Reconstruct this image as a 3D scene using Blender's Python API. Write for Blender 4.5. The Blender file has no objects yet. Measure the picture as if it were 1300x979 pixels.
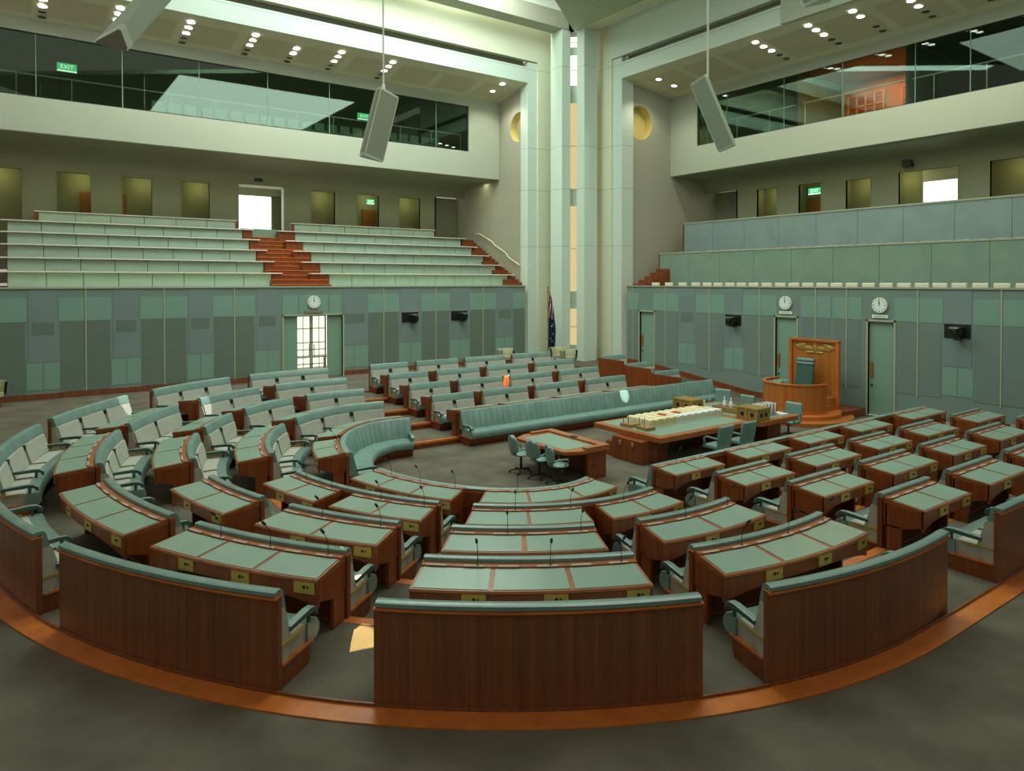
import bpy, bmesh, math, random
from mathutils import Vector, Matrix
random.seed(7)
S = bpy.context.scene
COL = S.collection
PI = math.pi
R = math.radians

# ------------------------------------------------------------------ materials
MATS = {}
def newmat(name):
    m = bpy.data.materials.new(name); m.use_nodes = True
    nt = m.node_tree; b = nt.nodes['Principled BSDF']
    MATS[name] = m
    return m, nt, b
def plain(name, col, rough=.5, metal=0., var=0., vscale=6., bump=0., bscale=60., spec=.4, emit=None, estr=0.):
    m, nt, b = newmat(name)
    b.inputs['Base Color'].default_value = (*col, 1)
    b.inputs['Roughness'].default_value = rough
    b.inputs['Metallic'].default_value = metal
    b.inputs['Specular IOR Level'].default_value = spec
    if emit:
        b.inputs['Emission Color'].default_value = (*emit, 1); b.inputs['Emission Strength'].default_value = estr
    if var or bump:
        g = nt.nodes.new('ShaderNodeNewGeometry')
    if var:
        n = nt.nodes.new('ShaderNodeTexNoise'); n.inputs['Scale'].default_value = vscale; n.inputs['Detail'].default_value = 4
        nt.links.new(g.outputs['Position'], n.inputs['Vector'])
        cr = nt.nodes.new('ShaderNodeValToRGB')
        cr.color_ramp.elements[0].position = .3; cr.color_ramp.elements[1].position = .7
        cr.color_ramp.elements[0].color = (*[max(0, c*(1-var)) for c in col], 1)
        cr.color_ramp.elements[1].color = (*[min(1, c*(1+var)) for c in col], 1)
        nt.links.new(n.outputs['Fac'], cr.inputs['Fac']); nt.links.new(cr.outputs['Color'], b.inputs['Base Color'])
    if bump:
        n2 = nt.nodes.new('ShaderNodeTexNoise'); n2.inputs['Scale'].default_value = bscale
        nt.links.new(g.outputs['Position'], n2.inputs['Vector'])
        bp = nt.nodes.new('ShaderNodeBump'); bp.inputs['Strength'].default_value = bump; bp.inputs['Distance'].default_value = .02
        nt.links.new(n2.outputs['Fac'], bp.inputs['Height']); nt.links.new(bp.outputs['Normal'], b.inputs['Normal'])
    return m
def wood(name, c1, c2, rough=.35, sc=(9, 9, .35), spec=.4):
    m, nt, b = newmat(name)
    g = nt.nodes.new('ShaderNodeNewGeometry'); mp = nt.nodes.new('ShaderNodeMapping')
    mp.inputs['Scale'].default_value = sc
    nt.links.new(g.outputs['Position'], mp.inputs['Vector'])
    n = nt.nodes.new('ShaderNodeTexNoise'); n.inputs['Scale'].default_value = 1.; n.inputs['Detail'].default_value = 6; n.inputs['Roughness'].default_value = .65
    nt.links.new(mp.outputs['Vector'], n.inputs['Vector'])
    cr = nt.nodes.new('ShaderNodeValToRGB')
    cr.color_ramp.elements[0].position = .32; cr.color_ramp.elements[1].position = .68
    cr.color_ramp.elements[0].color = (*c1, 1); cr.color_ramp.elements[1].color = (*c2, 1)
    nt.links.new(n.outputs['Fac'], cr.inputs['Fac']); nt.links.new(cr.outputs['Color'], b.inputs['Base Color'])
    b.inputs['Roughness'].default_value = rough; b.inputs['Specular IOR Level'].default_value = spec
    return m
def emis(name, col, s):
    m = bpy.data.materials.new(name); m.use_nodes = True; nt = m.node_tree; nt.nodes.clear()
    e = nt.nodes.new('ShaderNodeEmission'); o = nt.nodes.new('ShaderNodeOutputMaterial')
    e.inputs['Color'].default_value = (*col, 1); e.inputs['Strength'].default_value = s
    nt.links.new(e.outputs[0], o.inputs[0]); MATS[name] = m
    return m

wood('jarrah', (.155, .040, .011), (.27, .075, .019), .32)
wood('rim', (.24, .078, .024), (.36, .115, .035), .3, (5, 5, 2))
plain('chair_dark_green', (.05, .115, .09), .35)
wood('table_rim', (.32, .095, .024), (.45, .14, .035), .28, (4, 4, 2))
wood('jarrah_dark', (.145, .053, .024), (.26, .088, .034), .3, (16, 16, .3))
wood('jarrah_edge', (.46, .125, .024), (.62, .19, .04), .3, (4, 4, 2))
wood('gold_wood', (.35, .115, .021), (.54, .185, .035), .3, (14, 14, .25))
wood('light_wood', (.26, .15, .045), (.38, .24, .08), .45, (20, 20, 20))
plain('leather', (.155, .255, .228), .27, var=.12, vscale=3, bump=.12, bscale=45, spec=.5)
plain('leather_front', (.17, .29, .262), .36, var=.15, vscale=2.5, bump=.15, bscale=40, spec=.45)
plain('seam', (.05, .10, .085), .5)
plain('channel', (.115, .205, .183), .45)
plain('cloth_grey', (.39, .40, .34), .85, var=.06, vscale=5, bump=.1, bscale=150)
plain('desk_leather', (.215, .34, .265), .3, var=.05, vscale=2, spec=.45)
plain('brass', (.50, .36, .08), .38, metal=.35, spec=.5)
plain('gold', (.5, .33, .08), .35, metal=.6)
plain('black', (.012, .012, .012), .45)
plain('dark_metal', (.03, .035, .035), .4, metal=.4)
plain('chrome', (.65, .68, .66), .22, metal=.9)
plain('white_paint', (.80, .87, .80), .6, spec=.25)
plain('paper', (.85, .78, .74), .7)
plain('card', (.50, .36, .29), .7)
plain('cream', (.82, .78, .60), .6)
plain('cream_book', (.85, .76, .50), .6)
plain('white_book', (.85, .88, .85), .5)
plain('red_book', (.55, .10, .05), .5)
plain('folder_green', (.08, .40, .16), .5)
plain('carpet', (.132, .122, .092), .95, var=.22, vscale=1.3, bump=.3, bscale=120, spec=.05)
plain('batten', (.42, .44, .27), .5)
plain('ledge_cap', (.36, .38, .27), .5)
plain('shelf_cap', (.72, .69, .60), .5)
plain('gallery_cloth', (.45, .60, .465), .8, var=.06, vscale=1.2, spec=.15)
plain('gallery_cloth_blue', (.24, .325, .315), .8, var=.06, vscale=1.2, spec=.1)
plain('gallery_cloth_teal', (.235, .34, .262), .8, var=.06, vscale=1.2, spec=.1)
plain('gallery_wall', (.25, .275, .18), .75, var=.05, vscale=.8, spec=.15)
plain('vestibule', (.27, .29, .15), .8)
plain('fascia', (.42, .46, .365), .7, var=.02, vscale=.6, spec=.15)
plain('side_wall_plaster', (.40, .405, .315), .8, var=.03, vscale=.5, spec=.1)
plain('soffit_paint', (.60, .60, .44), .7, spec=.1)
plain('soffit_panel', (.52, .49, .35), .8, spec=.1)
plain('door_green', (.22, .37, .28), .45)
plain('door_grey', (.22, .24, .17), .6)
plain('door_brown', (.30, .12, .02), .5)
plain('beige_vinyl', (.33, .34, .21), .45)
plain('speaker_grey', (.34, .37, .29), .6, bump=.2, bscale=90)
plain('speaker_pale', (.42, .56, .47), .6)
plain('speaker_dark', (.13, .13, .10), .7)
plain('speaker_light', (.6, .72, .6), .5)
plain('clock_face', (.80, .92, .88), .5)
plain('navy', (.012, .02, .07), .7)
plain('flag_red', (.50, .03, .03), .7)
plain('flag_white', (.72, .74, .72), .7)
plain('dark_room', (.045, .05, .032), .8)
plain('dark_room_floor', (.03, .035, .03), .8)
plain('orange_room', (.45, .13, .025), .6)
plain('ochre', (.62, .52, .18), .7)
plain('rack_wood', (.55, .20, .03), .5)
emis('lamp_glow', (1, .96, .88), 14)
emis('amber_pane', (1, .79, .38), .74)
emis('bright_pane', (1., .97, .80), 1.6)
emis('daylight_pane', (.93, 1, .97), 2.2)
emis('exit_green', (.05, .75, .28), 1.0)
emis('exit_white', (.75, 1, .80), 1.6)
emis('niche_glow', (1., .86, .42), .5)  # emission stands in for light on the surface inside the round hole
emis('skylight_glass', (.80, 1., .97), 1.0)

def wallcloth(name, col, perf=False):
    """fabric-covered wall panel; perforated ones carry a fine dotted grid of their own"""
    m, nt, b = newmat(name)
    b.inputs['Roughness'].default_value = .8; b.inputs['Specular IOR Level'].default_value = .12
    g = nt.nodes.new('ShaderNodeNewGeometry')
    n = nt.nodes.new('ShaderNodeTexNoise'); n.inputs['Scale'].default_value = 1.2; n.inputs['Detail'].default_value = 3
    nt.links.new(g.outputs['Position'], n.inputs['Vector'])
    cr = nt.nodes.new('ShaderNodeValToRGB')
    cr.color_ramp.elements[0].color = (*[c*.93 for c in col], 1); cr.color_ramp.elements[1].color = (*[c*1.07 for c in col], 1)
    nt.links.new(n.outputs['Fac'], cr.inputs['Fac'])
    if perf:
        v = nt.nodes.new('ShaderNodeTexVoronoi'); v.inputs['Scale'].default_value = 9; v.inputs['Randomness'].default_value = .1
        nt.links.new(g.outputs['Position'], v.inputs['Vector'])
        mx = nt.nodes.new('ShaderNodeMix'); mx.data_type = 'RGBA'; mx.blend_type = 'MULTIPLY'; mx.inputs[0].default_value = .12
        nt.links.new(cr.outputs['Color'], mx.inputs[6]); nt.links.new(v.outputs['Distance'], mx.inputs[7])
        nt.links.new(mx.outputs[2], b.inputs['Base Color'])
    else:
        nt.links.new(cr.outputs['Color'], b.inputs['Base Color'])
    return m
wallcloth('cloth_base', (.20, .275, .248))
wallcloth('cloth_light', (.215, .355, .295))
wallcloth('cloth_blue', (.205, .27, .27))
wallcloth('cloth_dark', (.165, .218, .182), True)

wallcloth('cloth_slate', (.185, .248, .228))
def plaster_jointed(name, col, zs):
    """smooth painted concrete with thin horizontal construction joints at the given heights"""
    m, nt, b = newmat(name)
    b.inputs['Roughness'].default_value = .6; b.inputs['Specular IOR Level'].default_value = .2
    g = nt.nodes.new('ShaderNodeNewGeometry'); sp = nt.nodes.new('ShaderNodeSeparateXYZ')
    nt.links.new(g.outputs['Position'], sp.inputs[0])
    last = None
    for z in zs:
        c = nt.nodes.new('ShaderNodeMath'); c.operation = 'COMPARE'; c.inputs[1].default_value = z; c.inputs[2].default_value = .012
        nt.links.new(sp.outputs['Z'], c.inputs[0])
        if last:
            a = nt.nodes.new('ShaderNodeMath'); a.operation = 'MAXIMUM'
            nt.links.new(last.outputs[0], a.inputs[0]); nt.links.new(c.outputs[0], a.inputs[1]); last = a
        else: last = c
    mx = nt.nodes.new('ShaderNodeMix'); mx.data_type = 'RGBA'
    mx.inputs[6].default_value = (*col, 1); mx.inputs[7].default_value = (*[c*.55 for c in col], 1)
    nt.links.new(last.outputs[0], mx.inputs[0]); nt.links.new(mx.outputs[2], b.inputs['Base Color'])
    return m
plaster_jointed('column_paint', (.60, .71, .62), [7.0, 10.1, 12.4, 16.7])
plaster_jointed('column_cream', (.66, .69, .53), [7.0, 10.1, 12.4, 16.7])

def slatted(name, c1, c2):
    m, nt, b = newmat(name)
    b.inputs['Roughness'].default_value = .8
    g = nt.nodes.new('ShaderNodeNewGeometry'); sp = nt.nodes.new('ShaderNodeSeparateXYZ')
    nt.links.new(g.outputs['Position'], sp.inputs[0])
    k = nt.nodes.new('ShaderNodeMath'); k.operation = 'FRACT'; k0 = nt.nodes.new('ShaderNodeMath'); k0.operation = 'MULTIPLY'; k0.inputs[1].default_value = 3.2
    nt.links.new(sp.outputs['Y'], k0.inputs[0]); nt.links.new(k0.outputs[0], k.inputs[0])
    gt = nt.nodes.new('ShaderNodeMath'); gt.operation = 'GREATER_THAN'; gt.inputs[1].default_value = .82
    nt.links.new(k.outputs[0], gt.inputs[0])
    mx = nt.nodes.new('ShaderNodeMix'); mx.data_type = 'RGBA'
    mx.inputs[6].default_value = (*c1, 1); mx.inputs[7].default_value = (*c2, 1)
    nt.links.new(gt.outputs[0], mx.inputs[0]); nt.links.new(mx.outputs[2], b.inputs['Base Color'])
slatted('slat_ceiling', (.40, .46, .31), (.30, .35, .22))

def glassmat(name, tint, fr=1.45, gain=1.0):
    m = bpy.data.materials.new(name); m.use_nodes = True; nt = m.node_tree; nt.nodes.clear()
    o = nt.nodes.new('ShaderNodeOutputMaterial'); t = nt.nodes.new('ShaderNodeBsdfTransparent'); g = nt.nodes.new('ShaderNodeBsdfGlossy')
    t.inputs['Color'].default_value = (*tint, 1); g.inputs['Roughness'].default_value = .02; g.inputs['Color'].default_value = (.8, 1, .95, 1)
    f = nt.nodes.new('ShaderNodeFresnel'); f.inputs['IOR'].default_value = fr
    mu = nt.nodes.new('ShaderNodeMath'); mu.operation = 'MULTIPLY'; mu.inputs[1].default_value = gain; mu.use_clamp = True
    mx = nt.nodes.new('ShaderNodeMixShader')
    nt.links.new(f.outputs[0], mu.inputs[0]); nt.links.new(mu.outputs[0], mx.inputs[0])
    nt.links.new(t.outputs[0], mx.inputs[1]); nt.links.new(g.outputs[0], mx.inputs[2]); nt.links.new(mx.outputs[0], o.inputs[0])
    MATS[name] = m
glassmat('gallery_glass', (.72, .80, .70), 1.5, .75)
glassmat('left_glass', (.72, .80, .70), 1.5, 1.9)
glassmat('door_glass', (.9, .95, .88))

# ------------------------------------------------------------------ mesh builder
class MB:
    def __init__(s): s.v = []; s.f = []; s.m = []; s.ml = []; s.sm = []
    def mi(s, mat):
        if mat not in s.ml: s.ml.append(mat)
        return s.ml.index(mat)
    def add(s, vs, fs, mat, smooth=False):
        o = len(s.v); s.v += [tuple(p) for p in vs]; k = s.mi(mat)
        for f in fs: s.f.append([i+o for i in f]); s.m.append(k); s.sm.append(smooth)
        return s
    def box(s, x0, y0, z0, x1, y1, z1, mat):
        vs = [(x, y, z) for z in (z0, z1) for y in (y0, y1) for x in (x0, x1)]
        fs = [(0, 2, 3, 1), (4, 5, 7, 6), (0, 1, 5, 4), (2, 6, 7, 3), (0, 4, 6, 2), (1, 3, 7, 5)]
        return s.add(vs, fs, mat)
    def obox(s, c, ax, ay, az, mat):
        """box with centre c and half axis vectors"""
        c = Vector(c); ax = Vector(ax); ay = Vector(ay); az = Vector(az)
        vs = [c+ax*i+ay*j+az*k for k in (-1, 1) for j in (-1, 1) for i in (-1, 1)]
        fs = [(0, 2, 3, 1), (4, 5, 7, 6), (0, 1, 5, 4), (2, 6, 7, 3), (0, 4, 6, 2), (1, 3, 7, 5)]
        return s.add(vs, fs, mat)
    def quad(s, a, b, c, d, mat): return s.add([a, b, c, d], [(0, 1, 2, 3)], mat)
    def sweep(s, path, prof, mat, smooth=False, inward=None, caps=True, pmats=None):
        """path: 2-D points; prof: closed (n, z) loop, n measured to the left of the path"""
        M = len(path); ns = []
        for i in range(M):
            a = Vector(path[max(0, i-1)]); b = Vector(path[min(M-1, i+1)]); t = (b-a).normalized()
            ns.append(Vector((-t.y, t.x)))
        vs = []; P = len(prof)
        for i in range(M):
            for (n, z) in prof: vs.append((path[i][0]+ns[i].x*n, path[i][1]+ns[i].y*n, z))
        fs = []
        for i in range(M-1):
            for j in range(P):
                a = i*P+j; b = i*P+(j+1) % P; fs.append((a, b, b+P, a+P))
        s.add(vs, fs, mat, smooth)
        if pmats:
            k0 = len(s.m)-len(fs)
            for q in range(len(fs)):
                pm = pmats.get(q % P)
                if pm: s.m[k0+q] = s.mi(pm)
        if caps:
            s.add(vs[:P], [tuple(range(P-1, -1, -1))], mat); s.add(vs[-P:], [tuple(range(P))], mat)
        return s
    def cyl(s, a, b, r, mat, n=10, r2=None, smooth=True, caps=True):
        a = Vector(a); b = Vector(b); d = (b-a).normalized(); u = d.orthogonal().normalized(); w = d.cross(u); r2 = r if r2 is None else r2
        vs = []
        for p, q in ((a, r), (b, r2)):
            for k in range(n):
                t = 2*PI*k/n; vs.append(p+(u*math.cos(t)+w*math.sin(t))*q)
        s.add(vs, [(k, (k+1) % n, (k+1) % n+n, k+n) for k in range(n)], mat, smooth)
        if caps: s.add(vs[:n], [tuple(range(n-1, -1, -1))], mat); s.add(vs[n:], [tuple(range(n))], mat)
        return s
    def tube(s, pts, r, mat, n=8):
        pts = [Vector(p) for p in pts]
        rings = []; u = None
        for i, p in enumerate(pts):
            t = (pts[min(i+1, len(pts)-1)]-pts[max(i-1, 0)]).normalized()
            u = t.orthogonal().normalized() if u is None else (u-t*u.dot(t)).normalized()
            w = t.cross(u); rings.append([p+(u*math.cos(2*PI*k/n)+w*math.sin(2*PI*k/n))*r for k in range(n)])
        vs = [v for q in rings for v in q]; fs = []
        for i in range(len(pts)-1):
            for k in range(n): fs.append((i*n+k, i*n+(k+1) % n, (i+1)*n+(k+1) % n, (i+1)*n+k))
        s.add(vs, fs, mat, True); s.add(rings[0], [tuple(range(n-1, -1, -1))], mat); s.add(rings[-1], [tuple(range(n))], mat)
        return s
    def ball(s, c, rx, ry, rz, mat, n=12, m=8):
        vs = []
        for i in range(m+1):
            t = PI*i/m
            for k in range(n): p = 2*PI*k/n; vs.append((c[0]+rx*math.sin(t)*math.cos(p), c[1]+ry*math.sin(t)*math.sin(p), c[2]+rz*math.cos(t)))
        fs = [(i*n+k, (i+1)*n+k, (i+1)*n+(k+1) % n, i*n+(k+1) % n) for i in range(m) for k in range(n)]
        return s.add(vs, fs, mat, True)
    def lathe(s, c, prof, mat, n=20, a0=0, a1=2*PI):
        vs = []; full = abs(a1-a0-2*PI) < 1e-6; cols = n if full else n+1
        for k in range(cols):
            t = a0+(a1-a0)*k/n
            for r, z in prof: vs.append((c[0]+r*math.cos(t), c[1]+r*math.sin(t), c[2]+z))
        P = len(prof); fs = []
        for k in range(n):
            k2 = (k+1) % cols
            for j in range(P-1): fs.append((k*P+j, k2*P+j, k2*P+j+1, k*P+j+1))
        return s.add(vs, fs, mat, True)
    def build(s, name, parent=None, origin=None, bevel=0, M=None):
        org = Vector(origin) if origin is not None else (Vector(parent['_o']) if parent is not None and '_o' in parent else Vector((0, 0, 0)))
        me = bpy.data.meshes.new(name)
        vs = [Vector(p) for p in s.v]
        if M is not None: vs = [M @ p for p in vs]
        me.from_pydata([tuple(p-org) for p in vs], [], s.f)
        for m in s.ml: me.materials.append(MATS[m])
        for p, k, sm in zip(me.polygons, s.m, s.sm): p.material_index = k; p.use_smooth = sm
        bm = bmesh.new(); bm.from_mesh(me)
        bmesh.ops.remove_doubles(bm, verts=bm.verts, dist=1e-5)
        bmesh.ops.recalc_face_normals(bm, faces=bm.faces)
        bm.to_mesh(me); bm.free()
        if any(s.sm):
            try: me.set_sharp_from_angle(angle=R(40))
            except Exception: pass
        o = bpy.data.objects.new(name, me); COL.objects.link(o)
        if parent is not None: o.parent = parent
        if parent is None or origin is not None: 
            if parent is None: o.location = org
        if bevel:
            bv = o.modifiers.new('bevel', 'BEVEL'); bv.width = bevel; bv.segments = 2; bv.limit_method = 'ANGLE'
        return o
def tag(o, label, cat, group=None):
    o['label'] = label; o['category'] = cat
    if group: o['group'] = group
    return o
ROOTS = []
def thing(name, label, cat, loc, group=None):
    o = bpy.data.objects.new(name, None); COL.objects.link(o); o.location = loc; o.empty_display_size = .1
    o['_o'] = tuple(loc); ROOTS.append(o)
    return tag(o, label, cat, group)
def struct(mb, name, bevel=0):
    o = mb.build(name, bevel=bevel); o['kind'] = 'structure'; return o
def copy_tree(root, loc, label, rotz=None, group=None):
    c = root.copy(); COL.objects.link(c); c.location = loc; c['label'] = label
    if rotz is not None: c.rotation_euler = (0, 0, rotz)
    if group: c['group'] = group
    for ch in list(root.children):
        d = ch.copy(); COL.objects.link(d); d.parent = c
        for g in list(ch.children):
            e = g.copy(); COL.objects.link(e); e.parent = d
    return c

# ------------------------------------------------------------------ layout of the horseshoe
CX, CY = 8.985, 15.038
B = [None, 4.169, 5.93, 7.57, 9.222, 10.908]
ZT = [None, 0, .189, .378, .567, .756]
def ell(b, th):
    a = b-1.504; c, s_ = math.cos(th), math.sin(th)
    r = 1/math.sqrt((c/a)**2+(s_/b)**2)
    return (CX+r*c, CY+r*s_)
def arc(b, d0, d1, step=.22):
    L = abs(R(d1-d0))*b; n = max(2, int(L/step)+1)
    return [ell(b, R(d0+(d1-d0)*i/n)) for i in range(n+1)]
def far(b, x1, x0): return [(x1, CY+b), (x0, CY+b)]
def near(b, x0, x1): return [(x0, CY-b), (x1, CY-b)]
def stadium(b, xr=24.3):
    p = [(xr, CY+b)]
    n = 72
    for i in range(n+1): p.append(ell(b, R(90+180*i/n)))
    p.append((xr, CY-b)); return p
def plen(p): return sum((Vector(p[i+1])-Vector(p[i])).length for i in range(len(p)-1))
def cut(path, s0, s1):
    """sub-path between two arc lengths"""
    out = []; s = 0
    def at(q):
        t = 0
        for i in range(len(path)-1):
            a = Vector(path[i]); b = Vector(path[i+1]); l = (b-a).length
            if t+l >= q-1e-9 or i == len(path)-2: return a+(b-a)*((q-t)/l)
            t += l
    out.append(tuple(at(s0)))
    for i in range(len(path)-1):
        s += (Vector(path[i+1])-Vector(path[i])).length
        if s0+1e-4 < s < s1-1e-4: out.append(tuple(path[i+1]))
    out.append(tuple(at(s1))); return out
def frame(path, s):
    p = cut(path, max(0, s-.02), min(plen(path), s+.02)); a = Vector(p[0]); b = Vector(p[-1]); t = (b-a).normalized(); m = (a+b)/2
    return m, t, Vector((-t.y, t.x))

# ------------------------------------------------------------------ benches
def bench(path, row, nseats, label, group, desk_strip=True, kind=None):
    """path runs counter-clockwise round the horseshoe along the rear of the back; front = left of the path"""
    z0 = ZT[row]; L = plen(path); mid, t, nrm = frame(path, L/2)
    front = kind == 'front'
    H = 1.02 if front else 1.08
    ov = .02 if row == 5 else 0
    T = thing('bench', label, 'bench', (mid.x+nrm.x*.4, mid.y+nrm.y*.4, z0), group)
    def prof(pts): return [(n, z0+z) for n, z in pts]
    e = .02
    body = cut(path, e, L-e)
    m = MB(); m.sweep(path, prof([(0, 0), (.075, 0), (.075, H-.075), (0, H-.075)]), 'jarrah_dark' if row == 5 else 'jarrah'); m.build('back_panel', T)
    m = MB(); m.sweep(path, prof([(-.010-ov, H-.088), (.085, H-.088), (.085, H-.066), (-.010-ov, H-.066)]), 'jarrah_edge'); m.build('top_rail', T)
    m = MB(); m.sweep(body, prof([(.075, .0), (.62, .0), (.66, .10), (.66, .24), (.075, .24)]), 'jarrah'); m.sweep(path, prof([(.1, .235), (.69, .235), (.69, .262), (.1, .262)]), 'jarrah_edge'); m.build('base', T)
    if front:
        m = MB()
        m.sweep(body, prof([(.01, H-.05), (.0, H-.02), (.03, H), (.12, H), (.155, H-.03), (.30, .44), (.075, .44), (.075, H-.05)]), 'leather_front', True); m.build('backrest', T)
        nb = int(L/.22)
        m = MB()
        for k in range(1, nb):      # narrow upholstery channels
            s = L*k/nb; q = cut(path, s-.006, s+.006)
            m.sweep(q, prof([(.145, H-.05), (.158, H-.03), (.303, .45), (.29, .45)]), 'channel')
        m.build('channel_seams', T)
        m = MB(); m.sweep(body, prof([(.2, .24), (.80, .24), (.84, .30), (.84, .40), (.80, .45), (.2, .46)]), 'leather_front', True); m.build('seat_cushion', T)
        m = MB()
        for k in range(1, nb):
            s = L*k/nb; q = cut(path, s-.005, s+.005); m.sweep(q, prof([(.3, .457), (.80, .453), (.80, .45), (.3, .45)]), 'channel')
        m.build('seat_seams', T)
        ss = [.05, L-.05]
    else:
        m = MB()
        m.sweep(body, prof([(.0, H-.066), (-.010-ov*.5, H-.055), (-.008-ov*.5, H-.015), (.02, H), (.09, H-.002), (.125, H-.03), (.175, H-.22), (.075, H-.22), (.075, H-.045)]), 'leather', True)
        m.build('head_band', T)
        m = MB(); m.sweep(body, prof([(.075, .24), (.20, .24), (.27, .45), (.158, H-.22), (.075, H-.22)]), 'cloth_grey'); m.build('back_support', T)
        w = L/nseats; g = .07
        for k in range(nseats):
            q = cut(path, k*w+(g if k else .05), (k+1)*w-(g if k < nseats-1 else .05))
            m = MB(); m.sweep(q, prof([(.16, H-.225), (.205, H-.24), (.315, .47), (.28, .43), (.2, .45)]), 'cloth_grey', True); m.build('back_cushion', T)
            m = MB(); m.sweep(q, prof([(.22, .26), (.60, .26), (.60, .455), (.56, .465), (.26, .45)]), 'cloth_grey', True); m.build('seat_cushion', T)
        m = MB(); m.sweep(body, prof([(.18, .24), (.79, .24), (.84, .29), (.84, .38), (.79, .452), (.60, .458), (.60, .26), (.18, .26)]), 'leather', True); m.build('seat_front', T)
        ss = [.05]+[k*w for k in range(1, nseats)]+[L-.05]
    for i, s in enumerate(ss):
        c, t, n = frame(path, min(max(s, .03), L-.03))
        if not front and 0 < i < len(ss)-1 and nseats < 9:
            # dark loudspeaker grille between the two back cushions
            m = MB(); cc = c+n*.2
            m.obox((cc.x, cc.y, z0+H-.28), (t.x*.055, t.y*.055, 0), (n.x*.025, n.y*.025, .01), (n.x*-.006, n.y*-.006, .055), 'black'); m.build('speaker_grille', T)
        if not front and 0 < i < len(ss)-1 and (nseats == 2 or i < nseats-1): continue
        P = lambda nn, z: (c.x+n.x*nn, c.y+n.y*nn, z0+z)
        a = MB(); tw = .048 if i in (0, len(ss)-1) else .03
        pr = [(.24, .60), (.62, .625), (.72, .615), (.79, .57), (.80, .50), (.76, .49), (.73, .545), (.64, .56), (.24, .545)]
        vs = []; 
        for sg in (-1, 1):
            for nn, z in pr: v = P(nn, z); vs.append((v[0]+t.x*tw*sg, v[1]+t.y*tw*sg, v[2]))
        K = len(pr); a.add(vs, [tuple(range(K)), tuple(range(2*K-1, K-1, -1))]+[(j, (j+1) % K, (j+1) % K+K, j+K) for j in range(4, K)], 'seam'); a.add(vs, [(j, j+1, j+1+K, j+K) for j in range(4)], 'leather')
        ar = a.build('armrest', T, bevel=.008)
        b2 = MB(); v0 = P(.66, .44); v1 = P(.66, .57); b2.cyl(v0, v1, .025, 'seam', 8)
        b2.build('arm_post', ar, origin=T['_o'])
    if not front:
        for s in (.012, L-.012):
            m = MB()
            c, t, n = frame(path, s if s < 1 else L-.03)
            c = Vector(path[0])+t*.012 if s < 1 else Vector(path[-1])-t*.012
            cc = c+n*.30
            m.obox((cc.x, cc.y, z0+.47), (t.x*.012, t.y*.012, 0), (n.x*.22, n.y*.22, 0), (0, 0, .012), 'brass')
            m.build('brass_strip', T)
    return T

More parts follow.
